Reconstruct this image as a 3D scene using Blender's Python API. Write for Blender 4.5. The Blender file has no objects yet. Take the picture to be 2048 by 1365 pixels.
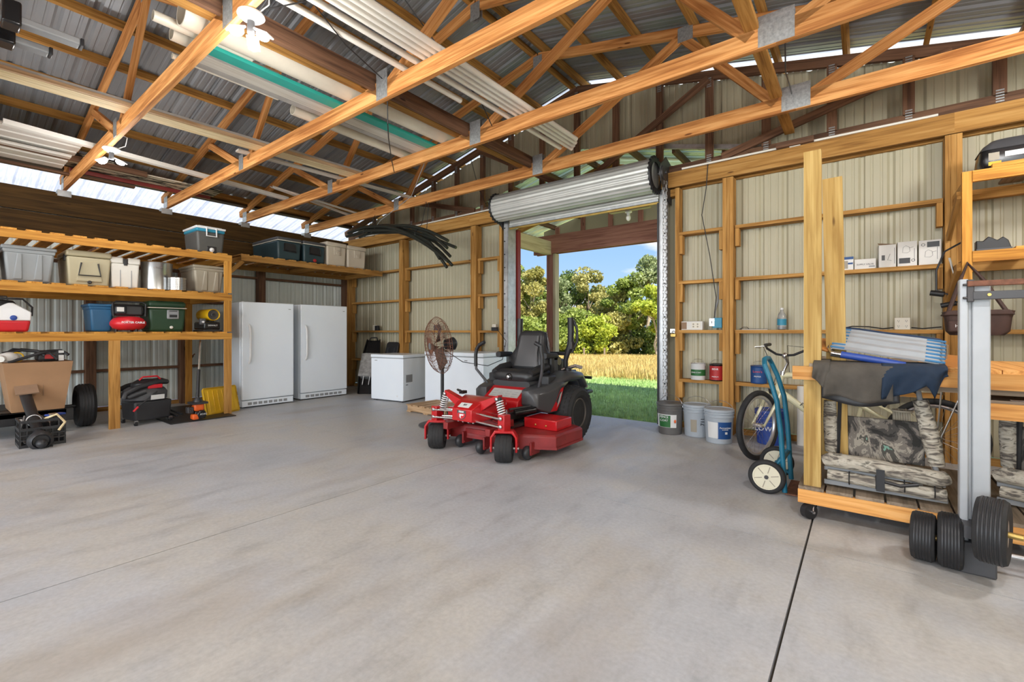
import bpy, bmesh, math, random
import numpy as np
from mathutils import Matrix, Vector
random.seed(7); rng = np.random.default_rng(11)
scene = bpy.context.scene; COL = scene.collection
PI = math.pi; R = math.radians

# ------------------------------------------------------------------ camera
cam = bpy.data.cameras.new('camera'); camo = bpy.data.objects.new('camera', cam); COL.objects.link(camo)
cam.sensor_width = 36.0; cam.lens = 36.0 * 910 / 2048; cam.shift_y = -(663 - 682.5) / 2048 * -1
cam.clip_start = .05; cam.clip_end = 400
camo.location = (0, 0, 1.2); camo.rotation_euler = (R(90), 0, math.atan2(.6101, .7923))
scene.camera = camo
# ------------------------------------------------------------------ world, sun, daylight, exposure
w = bpy.data.worlds.new('sky'); scene.world = w; w.use_nodes = True
nt = w.node_tree; nt.nodes.clear()
def N(t, tp, **k):
    n = t.nodes.new(tp)
    for a, b in k.items(): setattr(n, a, b)
    return n
tc = N(nt, 'ShaderNodeTexCoord'); mp = N(nt, 'ShaderNodeMapping'); mp.inputs['Scale'].default_value = (1, 1, 2.6)
nz = N(nt, 'ShaderNodeTexNoise'); nz.inputs['Scale'].default_value = 5.5; nz.inputs['Detail'].default_value = 7; nz.inputs['Roughness'].default_value = .55
cr = N(nt, 'ShaderNodeValToRGB'); cr.color_ramp.elements[0].position = .50; cr.color_ramp.elements[1].position = .66
sep = N(nt, 'ShaderNodeSeparateXYZ'); gr = N(nt, 'ShaderNodeValToRGB')
ge = gr.color_ramp.elements; ge[0].position = 0; ge[0].color = (.52, .70, .92, 1); ge[1].position = .55; ge[1].color = (.10, .27, .72, 1)
e = ge.new(.16); e.color = (.34, .56, .92, 1)
mx = N(nt, 'ShaderNodeMix', data_type='RGBA'); mx.inputs[7].default_value = (.95, .96, 1, 1)
bg = N(nt, 'ShaderNodeBackground'); out = N(nt, 'ShaderNodeOutputWorld')
L = nt.links.new
L(tc.outputs['Generated'], mp.inputs[0]); L(mp.outputs[0], nz.inputs[0]); L(nz.outputs[0], cr.inputs[0])
L(tc.outputs['Generated'], sep.inputs[0]); L(sep.outputs['Z'], gr.inputs[0])
L(cr.outputs[0], mx.inputs[0]); L(gr.outputs[0], mx.inputs[6]); L(mx.outputs[2], bg.inputs[0]); L(bg.outputs[0], out.inputs[0])
bg.inputs[1].default_value = 1.2

def lamp(name, kind, loc, energy, col=(1, 1, 1), rot=(0, 0, 0), **k):
    l = bpy.data.lights.new(name, kind); l.energy = energy; l.color = col
    for a, b in k.items(): setattr(l, a, b)
    o = bpy.data.objects.new(name, l); COL.objects.link(o); o.location = loc; o.rotation_euler = rot
    return o
sun = lamp('sun', 'SUN', (0, -20, 30), 11.0, (1, .93, .80), angle=R(.6))
sun.rotation_euler = Vector((-.48, .22, -.74)).to_track_quat('-Z', 'Y').to_euler()
# daylight entering through the wide open bay doors in the front gable behind the camera
day = lamp('daylight_front_bay', 'AREA', (-3.2, -6.6, 1.75), 500, (.90, .96, 1), (R(90), 0, 0), shape='RECTANGLE', size=10.6, size_y=3.2)
vs = scene.view_settings
vs.view_transform = 'Standard'; vs.look = 'None'; vs.gamma = 1; vs.use_curve_mapping = False; vs.exposure = 0.0

# ------------------------------------------------------------------ materials
MATS = {}
def lk(t, a, b): t.links.new(a, b)
def base(name):
    m = bpy.data.materials.new(name); m.use_nodes = True
    t = m.node_tree; b = t.nodes['Principled BSDF']; MATS[name] = m
    return m, t, b
def ramp(t, cols, pos=None):
    r = N(t, 'ShaderNodeValToRGB'); el = r.color_ramp.elements
    n = len(cols); pos = pos or [i / (n - 1) for i in range(n)]
    el[0].position = pos[0]; el[0].color = (*cols[0], 1); el[1].position = pos[-1]; el[1].color = (*cols[-1], 1)
    for p, c in zip(pos[1:-1], cols[1:-1]):
        q = el.new(p); q.color = (*c, 1)
    return r
def noise(t, scale, detail=4, coord='Object', mscale=None, rough=.55):
    tc = N(t, 'ShaderNodeTexCoord'); n = N(t, 'ShaderNodeTexNoise')
    n.inputs['Scale'].default_value = scale; n.inputs['Detail'].default_value = detail; n.inputs['Roughness'].default_value = rough
    if mscale:
        mp = N(t, 'ShaderNodeMapping'); mp.inputs['Scale'].default_value = mscale
        lk(t, tc.outputs[coord], mp.inputs[0]); lk(t, mp.outputs[0], n.inputs[0])
    else: lk(t, tc.outputs[coord], n.inputs[0])
    return n
def bump(t, b, src, strength=.2, dist=.01):
    bp = N(t, 'ShaderNodeBump'); bp.inputs['Strength'].default_value = strength; bp.inputs['Distance'].default_value = dist
    lk(t, src, bp.inputs['Height']); lk(t, bp.outputs[0], b.inputs['Normal'])
def mk(name, col, rough=.5, metal=0., var=.10, scale=6, bmp=0, bscale=60, coat=0, trans=0, alpha=1, emis=0, spec=.5):
    m, t, b = base(name)
    b.inputs['Roughness'].default_value = rough; b.inputs['Metallic'].default_value = metal
    b.inputs['Specular IOR Level'].default_value = spec
    n = noise(t, scale); c0 = tuple(max(0, x * (1 - var)) for x in col); c1 = tuple(min(1, x * (1 + var)) for x in col)
    r = ramp(t, [c0, c1], [.3, .7]); lk(t, n.outputs[0], r.inputs[0]); lk(t, r.outputs[0], b.inputs['Base Color'])
    if bmp: bump(t, b, noise(t, bscale, 3).outputs[0], bmp, .004)
    if coat: b.inputs['Coat Weight'].default_value = coat
    if trans: b.inputs['Transmission Weight'].default_value = trans
    if alpha < 1: b.inputs['Alpha'].default_value = alpha
    if emis: b.inputs['Emission Color'].default_value = (*col, 1); b.inputs['Emission Strength'].default_value = emis
    return m
def wood(name, light, mid, dark, rough=.6, grain=1., knots=True):
    """lumber with grain along the board's own length (local X), each board a little different"""
    m, t, b = base(name); b.inputs['Roughness'].default_value = rough + .12; b.inputs['Specular IOR Level'].default_value = .22
    tc = N(t, 'ShaderNodeTexCoord'); oi = N(t, 'ShaderNodeObjectInfo')
    ad = N(t, 'ShaderNodeVectorMath', operation='MULTIPLY_ADD'); ad.inputs[1].default_value = (1, 1, 1)
    sc = N(t, 'ShaderNodeVectorMath', operation='SCALE'); sc.inputs[0].default_value = (37, 19, 23)
    lk(t, oi.outputs['Random'], sc.inputs['Scale']); lk(t, tc.outputs['Object'], ad.inputs[0]); lk(t, sc.outputs[0], ad.inputs[2])
    m1 = N(t, 'ShaderNodeMapping'); m1.inputs['Scale'].default_value = (.9 * grain, 16, 16); lk(t, ad.outputs[0], m1.inputs[0])
    n1 = N(t, 'ShaderNodeTexNoise'); n1.inputs['Scale'].default_value = 1.6; n1.inputs['Detail'].default_value = 6; n1.inputs['Distortion'].default_value = .8
    lk(t, m1.outputs[0], n1.inputs[0])
    wv = N(t, 'ShaderNodeTexNoise'); m2 = N(t, 'ShaderNodeMapping'); m2.inputs['Scale'].default_value = (1.4, 60, 60)
    lk(t, ad.outputs[0], m2.inputs[0]); lk(t, m2.outputs[0], wv.inputs[0]); wv.inputs['Scale'].default_value = 1.5
    mixf = N(t, 'ShaderNodeMath', operation='MULTIPLY_ADD'); lk(t, wv.outputs[0], mixf.inputs[0]); mixf.inputs[1].default_value = .35; 
    s2 = N(t, 'ShaderNodeMath', operation='SUBTRACT'); lk(t, n1.outputs[0], s2.inputs[0]); s2.inputs[1].default_value = .17
    lk(t, s2.outputs[0], mixf.inputs[2])
    r = ramp(t, [dark, mid, light], [.32, .5, .66]); lk(t, mixf.outputs[0], r.inputs[0])
    hs = N(t, 'ShaderNodeHueSaturation'); mr = N(t, 'ShaderNodeMapRange'); mr.inputs[3].default_value = .82; mr.inputs[4].default_value = 1.15
    lk(t, oi.outputs['Random'], mr.inputs[0]); lk(t, mr.outputs[0], hs.inputs['Value']); lk(t, r.outputs[0], hs.inputs['Color'])
    col = hs.outputs[0]
    if knots:
        vo = N(t, 'ShaderNodeTexVoronoi'); m3 = N(t, 'ShaderNodeMapping'); m3.inputs['Scale'].default_value = (1.1, 4.5, 4.5)
        lk(t, ad.outputs[0], m3.inputs[0]); lk(t, m3.outputs[0], vo.inputs[0]); vo.inputs['Scale'].default_value = 1.5
        kr = ramp(t, [(1, 1, 1), (0, 0, 0)], [.045, .075]); lk(t, vo.outputs['Distance'], kr.inputs[0])
        mk2 = N(t, 'ShaderNodeMix', data_type='RGBA'); mk2.inputs[7].default_value = (dark[0] * .45, dark[1] * .4, dark[2] * .4, 1)
        lk(t, kr.outputs[0], mk2.inputs[0]); lk(t, col, mk2.inputs[6]); col = mk2.outputs[2]
    lk(t, col, b.inputs['Base Color']); bump(t, b, wv.outputs[0], .12, .003)
    return m
wood('chord', (.70, .35, .125), (.55, .235, .07), (.33, .12, .032))
wood('purlin', (.46, .24, .065), (.36, .175, .042), (.22, .10, .025))
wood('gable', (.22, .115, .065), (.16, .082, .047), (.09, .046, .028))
wood('girt', (.52, .285, .088), (.43, .215, .056), (.27, .125, .03))
wood('shelf', (.66, .33, .07), (.56, .26, .048), (.38, .155, .027))
wood('treated', (.52, .36, .135), (.43, .28, .09), (.32, .19, .055))
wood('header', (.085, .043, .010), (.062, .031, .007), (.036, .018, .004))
wood('cartwood', (.78, .42, .15), (.70, .34, .10), (.50, .21, .06))
wood('greywood', (.34, .27, .20), (.27, .21, .15), (.18, .14, .10))
wood('palewood', (.78, .66, .42), (.70, .56, .33), (.55, .42, .22))
wood('whitewood', (.74, .70, .62), (.70, .66, .58), (.60, .55, .46), knots=False)
wood('pallet', (.58, .40, .24), (.48, .31, .17), (.34, .2, .1))
wood('porch_red', (.36, .17, .13), (.29, .13, .10), (.19, .08, .06))
wood('porch_tan', (.56, .48, .36), (.48, .40, .29), (.36, .29, .2))
mk('galv', (.50, .51, .52), .42, .75, .18, 12, .05, 30)
mk('galv_plate', (.40, .41, .41), .5, .7, .25, 40)
mk('roof', (.30, .32, .34), .45, .35, .08, 2)
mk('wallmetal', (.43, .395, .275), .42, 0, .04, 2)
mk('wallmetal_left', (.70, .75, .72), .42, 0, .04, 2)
mk('redmetal', (.22, .03, .025), .4, 0, .08, 3)
mk('grass_tinted_metal', (.60, .74, .62), .5, 0, .05, 2, trans=.5)  # porch roof metal, reflected grass light put into its green tint
mk('doorcurtain', (.60, .60, .57), .38, .35, .10, 3)
mk('black', (.018, .018, .020), .45); mk('blackrub', (.020, .020, .021), .75, 0, .2, 20, .15, 120); mk('blackgloss', (.012, .012, .013), .22)
mk('darkplastic', (.030, .031, .034), .42); mk('darkgrey', (.07, .07, .075), .5); mk('grey', (.30, .31, .32), .5)
mk('white', (.80, .80, .80), .4, 0, .02); mk('appliance', (.87, .93, 1.0), .28, 0, .02, 2); mk('cream', (.74, .69, .58), .5, 0, .04)
mk('offwhite', (.74, .72, .66), .5, 0, .04); mk('paper', (.72, .70, .66), .7, 0, .05)
mk('red', (.52, .008, .012), .28, 0, .06, 3, coat=.4); mk('deckred', (.27, .022, .022), .42, 0, .22, 7); mk('redplastic', (.62, .02, .03), .35, 0, .04)
mk('chrome', (.75, .75, .76), .16, 1, .03); mk('steel', (.50, .50, .50), .28, 1, .08, 8); mk('darksteel', (.08, .075, .075), .5, .6, .2, 10)
mk('pvc', (.74, .68, .56), .42, 0, .07, 5); mk('pvcwhite', (.78, .74, .66), .42, 0, .05, 5); mk('teal', (.03, .40, .33), .5, 0, .08, 4); mk('greyboard', (.42, .40, .37), .6, 0, .12, 6)
mk('rust', (.20, .085, .05), .7, .3, .35, 30); mk('rustmesh', (.11, .07, .055), .6, .4, .4, 20)
mk('cardboard', (.42, .24, .125), .8, 0, .06, 5); mk('brownflap', (.30, .19, .12), .8)
mk('totegrey', (.27, .29, .30), .45, 0, .04); mk('tan', (.42, .37, .24), .5, 0, .04); mk('taupe', (.34, .30, .23), .45, 0, .04); mk('bluetote', (.035, .16, .33), .42, 0, .05)
mk('coolgrey', (.085, .085, .08), .5); mk('coolblue', (.03, .26, .40), .45); mk('coolgreen', (.018, .055, .025), .4); mk('coolteal', (.022, .048, .058), .42); mk('beige', (.62, .54, .43), .5, 0, .04)
mk('yellow', (.72, .42, .01), .42, 0, .06); mk('orange', (.75, .12, .015), .4); mk('blue', (.02, .06, .30), .4); mk('bluetruck', (.012, .15, .24), .42, 0, .12, 12); mk('navy', (.012, .03, .075), .8, 0, .15, 10)
mk('creambike', (.72, .68, .45), .3, 0, .03); mk('rim', (.62, .62, .64), .3, .8); mk('dollywheel', (.72, .68, .52), .5, 0, .05)
mk('liftgrey', (.43, .45, .47), .45, .15, .10, 3); mk('clear', (.75, .76, .76), .15, 0, .05, 5, trans=.7); mk('film', (.42, .41, .40), .22, .2, .35, 14)
mk('greenlabel', (.02, .13, .03), .5); mk('bluelabel', (.012, .07, .24), .5); mk('redlabel', (.42, .02, .02), .5); mk('whitelabel', (.72, .72, .70), .5, 0, .04)
mk('bucketdark', (.11, .105, .10), .5, 0, .12); mk('bucketgrey', (.38, .42, .46), .45, 0, .06, 5)
mk('wetsuit', (.072, .063, .052), .85, 0, .25, 9, .2, 90); mk('wetnavy', (.008, .022, .048), .85, 0, .2, 9, .2, 90)
mk('rope', (.48, .42, .32), .8); mk('brownbag', (.055, .028, .022), .75, 0, .2, 12, .2, 90); mk('brass', (.55, .38, .12), .35, .9); mk('orangewood', (.50, .20, .045), .4)
mk('bulb', (1, .97, .88), .4, emis=45); mk('poly', (.014, .016, .012), .45); mk('soil', (.05, .04, .03), .9)
mk('bluestripe', (.05, .19, .38), .8); mk('greystripe', (.34, .37, .40), .8); mk('carpad', (.05, .05, .05), .9); mk('seatblack', (.022, .022, .024), .38, 0, .1, 8, .06, 200)
mk('rimdull', (.13, .115, .10), .6, .3, .2, 12); mk('mowgrey', (.055, .055, .058), .33, 0, .06); mk('silverlabel', (.55, .55, .53), .45, .2, .06, 30)
mk('bark', (.15, .115, .08), .9, 0, .3, 3, .3, 8); mk('barklight', (.42, .35, .26), .9, 0, .3, 3)
m, t, b = base('bright_edge_sheet'); b.inputs['Roughness'].default_value = .5; b.inputs['Base Color'].default_value = (.80, .84, .90, 1)  # translucent sheet added so the roof edges show as bright strips
n = noise(t, 14, 4, mscale=(.3, 3, 1)); r = ramp(t, [(.62, .68, .78), (.86, .90, .96)], [.3, .7]); lk(t, n.outputs[0], r.inputs[0]); lk(t, r.outputs[0], b.inputs['Base Color'])
tr_ = N(t, 'ShaderNodeBsdfTranslucent'); lk(t, r.outputs[0], tr_.inputs[0]); ms = N(t, 'ShaderNodeMixShader'); ms.inputs[0].default_value = .40; lk(t, b.outputs[0], ms.inputs[1]); lk(t, tr_.outputs[0], ms.inputs[2]); lk(t, ms.outputs[0], t.nodes['Material Output'].inputs[0])
mk('rakesheet', (.62, .66, .72), .45, 0, .10, 5, trans=.12)
# camouflage cloth
m, t, b = base('camo'); b.inputs['Roughness'].default_value = .9
n = noise(t, 9, 6, mscale=(1, 1, .7)); n.inputs['Distortion'].default_value = .9
r = ramp(t, [(.02, .019, .017), (.055, .05, .045), (.16, .14, .12), (.30, .27, .22), (.07, .065, .055), (.17, .32, .25), (.035, .033, .03)], [.30, .40, .47, .53, .58, .66, .72])
r.color_ramp.interpolation = 'CONSTANT'; lk(t, n.outputs[0], r.inputs[0]); lk(t, r.outputs[0], b.inputs['Base Color'])
m, t, b = base('camobark'); b.inputs['Roughness'].default_value = .9
n = noise(t, 3.0, 6, mscale=(2, 5, 9)); n.inputs['Distortion'].default_value = 1.4
r = ramp(t, [(.05, .045, .04), (.15, .13, .11), (.40, .36, .29), (.52, .48, .40), (.12, .11, .09), (.30, .27, .22)], [.30, .42, .49, .57, .64, .70])
lk(t, n.outputs[0], r.inputs[0]); lk(t, r.outputs[0], b.inputs['Base Color'])
# peeled red sign paint, concrete, grass
m, t, b = base('peel'); b.inputs['Roughness'].default_value = .7
n = noise(t, 2.6, 8, mscale=(6, 1, 6), rough=.7); r = ramp(t, [(.02, .018, .015), (.72, .66, .52)], [.47, .53]); lk(t, n.outputs[0], r.inputs[0]); lk(t, r.outputs[0], b.inputs['Base Color'])
m, t, b = base('concrete')
n1 = noise(t, .55, 6, 'Object', rough=.6); n2 = noise(t, 5, 8, 'Object', mscale=(1.6, .5, 1), rough=.65); n3 = noise(t, 45, 4, 'Object')
r1 = ramp(t, [(.40, .42, .455), (.475, .485, .51), (.50, .485, .46), (.44, .45, .475)], [.33, .46, .56, .68]); lk(t, n1.outputs[0], r1.inputs[0])
r2 = ramp(t, [(.70, .69, .68), (1, 1, 1), (1.12, 1.12, 1.12)], [.28, .47, .72]); lk(t, n2.outputs[0], r2.inputs[0])
r3 = ramp(t, [(.90, .90, .90), (1.06, 1.06, 1.06)], [.3, .7]); lk(t, n3.outputs[0], r3.inputs[0])
ma = N(t, 'ShaderNodeMix', data_type='RGBA', blend_type='MULTIPLY'); ma.inputs[0].default_value = .62; lk(t, r1.outputs[0], ma.inputs[6]); lk(t, r2.outputs[0], ma.inputs[7])
mb_ = N(t, 'ShaderNodeMix', data_type='RGBA', blend_type='MULTIPLY'); mb_.inputs[0].default_value = 1; lk(t, ma.outputs[2], mb_.inputs[6]); lk(t, r3.outputs[0], mb_.inputs[7])
# dark tyre / oil stains with their own shape
n4 = noise(t, .8, 5, 'Object', mscale=(1.3, .45, 1)); r4 = ramp(t, [(0, 0, 0), (.55, .55, .55)], [.56, .70]); lk(t, n4.outputs[0], r4.inputs[0])
mc = N(t, 'ShaderNodeMix', data_type='RGBA'); mc.inputs[7].default_value = (.33, .28, .235, 1); lk(t, r4.outputs[0], mc.inputs[0]); lk(t, mb_.outputs[2], mc.inputs[6])
lk(t, mc.outputs[2], b.inputs['Base Color']); rr = ramp(t, [(.36,) * 3, (.6,) * 3], [.3, .7]); lk(t, n2.outputs[0], rr.inputs[0]); lk(t, rr.outputs[0], b.inputs['Roughness'])
bump(t, b, n2.outputs[0], .05, .01)
def leafmat(name, a, c, tr=.25):
    m, t, b = base(name); b.inputs['Roughness'].default_value = .55
    n = noise(t, .9, 3); n2 = noise(t, 9, 2); r = ramp(t, [a, c], [.32, .68]); lk(t, n.outputs[0], r.inputs[0])
    hs = N(t, 'ShaderNodeHueSaturation'); mr = N(t, 'ShaderNodeMapRange'); mr.inputs[1].default_value = .3; mr.inputs[2].default_value = .7; mr.inputs[3].default_value = .55; mr.inputs[4].default_value = 1.45
    lk(t, n2.outputs[0], mr.inputs[0]); lk(t, mr.outputs[0], hs.inputs['Value']); lk(t, r.outputs[0], hs.inputs['Color'])
    lk(t, hs.outputs[0], b.inputs['Base Color'])
    tr_ = N(t, 'ShaderNodeBsdfTranslucent'); lk(t, hs.outputs[0], tr_.inputs[0]); ms = N(t, 'ShaderNodeMixShader'); ms.inputs[0].default_value = tr
    o = t.nodes['Material Output']; lk(t, b.outputs[0], ms.inputs[1]); lk(t, tr_.outputs[0], ms.inputs[2]); lk(t, ms.outputs[0], o.inputs[0])
    return m
leafmat('leaf_dark', (.10, .15, .03), (.20, .28, .06), .35); leafmat('leaf_mid', (.20, .28, .05), (.36, .43, .10), .35); leafmat('leaf_lime', (.32, .42, .04), (.55, .60, .09), .35); leafmat('leaf_olive', (.31, .31, .09), (.50, .46, .16), .35); leafmat('leaf_grey', (.22, .29, .13), (.42, .47, .24), .35)
leafmat('grass', (.25, .40, .13), (.42, .58, .24), .3); leafmat('grass_gold', (.42, .32, .10), (.66, .53, .22), .3)
m, t, b = base('lawn'); b.inputs['Roughness'].default_value = .9
n = noise(t, 3, 8); n2 = noise(t, .25, 4, mscale=(.35, 1, 1)); r = ramp(t, [(.22, .36, .11), (.38, .53, .20)], [.3, .7]); lk(t, n.outputs[0], r.inputs[0])
rg = ramp(t, [(.40, .30, .09), (.66, .52, .19)], [.3, .7]); lk(t, n.outputs[0], rg.inputs[0])
tc = N(t, 'ShaderNodeTexCoord'); sp = N(t, 'ShaderNodeSeparateXYZ'); lk(t, tc.outputs['Object'], sp.inputs[0])
ad = N(t, 'ShaderNodeMath', operation='MULTIPLY_ADD'); lk(t, n2.outputs[0], ad.inputs[0]); ad.inputs[1].default_value = 2.5; lk(t, sp.outputs['Y'], ad.inputs[2])
mr = N(t, 'ShaderNodeMapRange'); mr.inputs[1].default_value = 12.0; mr.inputs[2].default_value = 13.6; lk(t, ad.outputs[0], mr.inputs[0])
mg = N(t, 'ShaderNodeMix', data_type='RGBA'); lk(t, mr.outputs[0], mg.inputs[0]); lk(t, r.outputs[0], mg.inputs[6]); lk(t, rg.outputs[0], mg.inputs[7]); lk(t, mg.outputs[2], b.inputs['Base Color'])

# ------------------------------------------------------------------ mesh helpers
class MB:
    def __init__(s): s.v = []; s.f = []
    def add(s, vs, fs, M=None):
        k = len(s.v)
        s.v += [tuple(M @ Vector(p)) for p in vs] if M is not None else [tuple(p) for p in vs]
        s.f += [tuple(i + k for i in f) for f in fs]; return s
    def box(s, x0, x1, y0, y1, z0, z1, M=None):
        return s.add([(x0, y0, z0), (x1, y0, z0), (x1, y1, z0), (x0, y1, z0), (x0, y0, z1), (x1, y0, z1), (x1, y1, z1), (x0, y1, z1)],
                     [(0, 3, 2, 1), (4, 5, 6, 7), (0, 1, 5, 4), (1, 2, 6, 5), (2, 3, 7, 6), (3, 0, 4, 7)], M)
    def taper(s, x0, x1, y0, y1, z0, z1, dx, dy, M=None):   # bottom inset by dx, dy
        return s.add([(x0 + dx, y0 + dy, z0), (x1 - dx, y0 + dy, z0), (x1 - dx, y1 - dy, z0), (x0 + dx, y1 - dy, z0), (x0, y0, z1), (x1, y0, z1), (x1, y1, z1), (x0, y1, z1)],
                     [(0, 3, 2, 1), (4, 5, 6, 7), (0, 1, 5, 4), (1, 2, 6, 5), (2, 3, 7, 6), (3, 0, 4, 7)], M)
    def loft(s, rings, cap=True, closed=False, M=None):
        n = len(rings[0]); vs = [p for r in rings for p in r]; fs = []
        m = len(rings); rr = range(m if closed else m - 1)
        for i in rr:
            for j in range(n): a = i * n; b = ((i + 1) % m) * n; fs.append((a + j, a + (j + 1) % n, b + (j + 1) % n, b + j))
        if cap and not closed: fs.append(tuple(range(n))[::-1]); fs.append(tuple((m - 1) * n + j for j in range(n)))
        return s.add(vs, fs, M)
    def tube(s, pts, r, n=8, closed=False, cap=True, M=None):
        P = [Vector(p) for p in pts]; m = len(P); rs = r if isinstance(r, (list, tuple)) else [r] * m
        rings = []; up = None
        for i in range(m):
            if closed: d = (P[(i + 1) % m] - P[i - 1])
            else: d = P[min(i + 1, m - 1)] - P[max(i - 1, 0)]
            d.normalize()
            if up is None:
                up = Vector((0, 0, 1)) if abs(d.z) < .9 else Vector((1, 0, 0))
            a = d.cross(up)
            if a.length < 1e-5: a = d.orthogonal()
            a.normalize(); up = a.cross(d).normalized()
            rings.append([P[i] + (a * math.cos(2 * PI * j / n) + up * math.sin(2 * PI * j / n)) * rs[i] for j in range(n)])
        return s.loft(rings, cap, closed, M)
    def cyl(s, p0, p1, r, r1=None, n=20, M=None): return s.tube([p0, p1], [r, r if r1 is None else r1], n, M=M)
    def lathe(s, prof, n=24, c=(0, 0, 0), axis='z', M=None, cap=True):
        rings = []
        for (r, h) in prof:
            ring = []
            for j in range(n):
                a = 2 * PI * j / n; x, y = r * math.cos(a), r * math.sin(a)
                ring.append({'z': (c[0] + x, c[1] + y, c[2] + h), 'x': (c[0] + h, c[1] + x, c[2] + y), 'y': (c[0] + y, c[1] + h, c[2] + x)}[axis])
            rings.append(ring)
        return s.loft(rings, cap, False, M)
    def ell(s, c, rx, ry, rz, n=18, m=10, M=None):
        rings = []
        for i in range(m + 1):
            a = -PI / 2 + PI * i / m; k = max(math.cos(a), 1e-3)
            rings.append([(c[0] + rx * k * math.cos(2 * PI * j / n), c[1] + ry * k * math.sin(2 * PI * j / n), c[2] + rz * math.sin(a)) for j in range(n)])
        return s.loft(rings, True, False, M)
    def prism(s, poly, axis, a, b, M=None):
        def P(u, v, h): return {'x': (h, u, v), 'y': (u, h, v), 'z': (u, v, h)}[axis]
        return s.loft([[P(u, v, a) for u, v in poly], [P(u, v, b) for u, v in poly]], True, False, M)
    def torus(s, c, Rr, r, axis='z', n=32, m=10, a0=0, a1=2 * PI, M=None):
        full = abs(a1 - a0 - 2 * PI) < 1e-6; pts = []
        k = n if full else n + 1
        for i in range(k):
            a = a0 + (a1 - a0) * i / n; x, y = Rr * math.cos(a), Rr * math.sin(a)
            pts.append({'z': (c[0] + x, c[1] + y, c[2]), 'x': (c[0], c[1] + x, c[2] + y), 'y': (c[0] + x, c[1], c[2] + y)}[axis])
        return s.tube(pts, r, m, full, True, M)
def meshobj(name, v, f, mat):
    me = bpy.data.meshes.new(name); me.from_pydata(v, [], f)
    me.materials.append(MATS[mat] if isinstance(mat, str) else mat)
    return me
def part(name, mb, mat, parent=None, bevel=0, seg=2, smooth=True, angle=38, M=None, label=None, subd=0):
    me = meshobj(name, mb.v, mb.f, mat); bm = bmesh.new(); bm.from_mesh(me); bmesh.ops.recalc_face_normals(bm, faces=bm.faces); bm.to_mesh(me); bm.free()
    if smooth:
        me.polygons.foreach_set('use_smooth', [True] * len(me.polygons)); me.set_sharp_from_angle(angle=R(angle))
    o = bpy.data.objects.new(name, me); COL.objects.link(o)
    if parent: o.parent = parent
    if M is not None: o.matrix_basis = M
    if bevel:
        b = o.modifiers.new('bevel', 'BEVEL'); b.width = bevel; b.segments = seg; b.limit_method = 'ANGLE'; b.angle_limit = R(35)
    if subd:
        q = o.modifiers.new('subd', 'SUBSURF'); q.levels = subd; q.render_levels = subd
    if label: o['label'] = label
    return o
def thing(name, label, cat, loc=(0, 0, 0), rot=(0, 0, 0), group=None, kind=None):
    o = bpy.data.objects.new(name, None); COL.objects.link(o); o.empty_display_size = .05
    o.location = loc; o.rotation_euler = rot if isinstance(rot, tuple) else (0, 0, rot)
    if label: o['label'] = label
    if cat: o['category'] = cat
    if group: o['group'] = group
    if kind: o['kind'] = kind
    return o
def tag(o, label, cat, group=None, kind=None):
    if label: o['label'] = label
    if cat: o['category'] = cat
    if group: o['group'] = group
    if kind: o['kind'] = kind
    return o
_bc = {}
def board(name, p0, p1, w, h, mat, parent=None, up=None, label=None):
    """a piece of lumber from p0 to p1; w across (horizontal), h along the up hint; grain follows its length"""
    p0, p1 = Vector(p0), Vector(p1); d = p1 - p0; Ln = d.length; x = d.normalized()
    u = Vector(up) if up else (Vector((0, 0, 1)) if abs(x.z) < .95 else Vector((0, 1, 0)))
    y = u.cross(x).normalized(); z = x.cross(y)
    key = (round(Ln, 3), round(w, 4), round(h, 4), mat)
    me = _bc.get(key)
    if me is None:
        q = MB().box(0, Ln, -w / 2, w / 2, -h / 2, h / 2); me = meshobj(name, q.v, q.f, mat); _bc[key] = me
    o = bpy.data.objects.new(name, me); COL.objects.link(o)
    if parent: o.parent = parent
    M = Matrix((x, y, z)).transposed().to_4x4(); M.translation = p0; o.matrix_basis = M
    if label: o['label'] = label
    return o
def frame(origin, xdir, ydir):
    x = Vector(xdir).normalized(); y = Vector(ydir).normalized(); z = x.cross(y)
    M = Matrix((x, y, z)).transposed().to_4x4(); M.translation = Vector(origin); return M
def text(name, s, size, M, mat, parent=None, ext=.0006, space=1.0, bold=0):
    c = bpy.data.curves.new('t', 'FONT'); c.body = s; c.size = size; c.align_x = 'CENTER'; c.align_y = 'CENTER'; c.extrude = ext; c.space_character = space; c.resolution_u = 2; c.offset = bold
    o = bpy.data.objects.new('t', c); COL.objects.link(o); dg = bpy.context.evaluated_depsgraph_get()
    me = bpy.data.meshes.new_from_object(o.evaluated_get(dg)); bpy.data.objects.remove(o); bpy.data.curves.remove(c)
    me.materials.clear(); me.materials.append(MATS[mat]); o = bpy.data.objects.new(name, me); COL.objects.link(o)
    if parent: o.parent = parent
    o.matrix_basis = M; return o
def copy_tree(o, parent=None):
    c = o.copy(); COL.objects.link(c)
    if parent: c.parent = parent
    for ch in [x for x in o.children]: copy_tree(ch, c)
    return c
def arc(c, r, a0, a1, n, plane='xz', k=0):
    o = []
    for i in range(n + 1):
        a = R(a0 + (a1 - a0) * i / n); u, v = r * math.cos(a), r * math.sin(a)
        o.append({'xz': (c[0] + u, k, c[1] + v), 'yz': (k, c[0] + u, c[1] + v), 'xy': (c[0] + u, c[1] + v, k)}[plane])
    return o
def rrect(x0, x1, y0, y1, r, n=4):
    o = []
    for cx, cy, a in ((x1 - r, y1 - r, 0), (x0 + r, y1 - r, 90), (x0 + r, y0 + r, 180), (x1 - r, y0 + r, 270)):
        for i in range(n + 1):
            q = R(a + 90 * i / n); o.append((cx + r * math.cos(q), cy + r * math.sin(q)))
    return o
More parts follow.
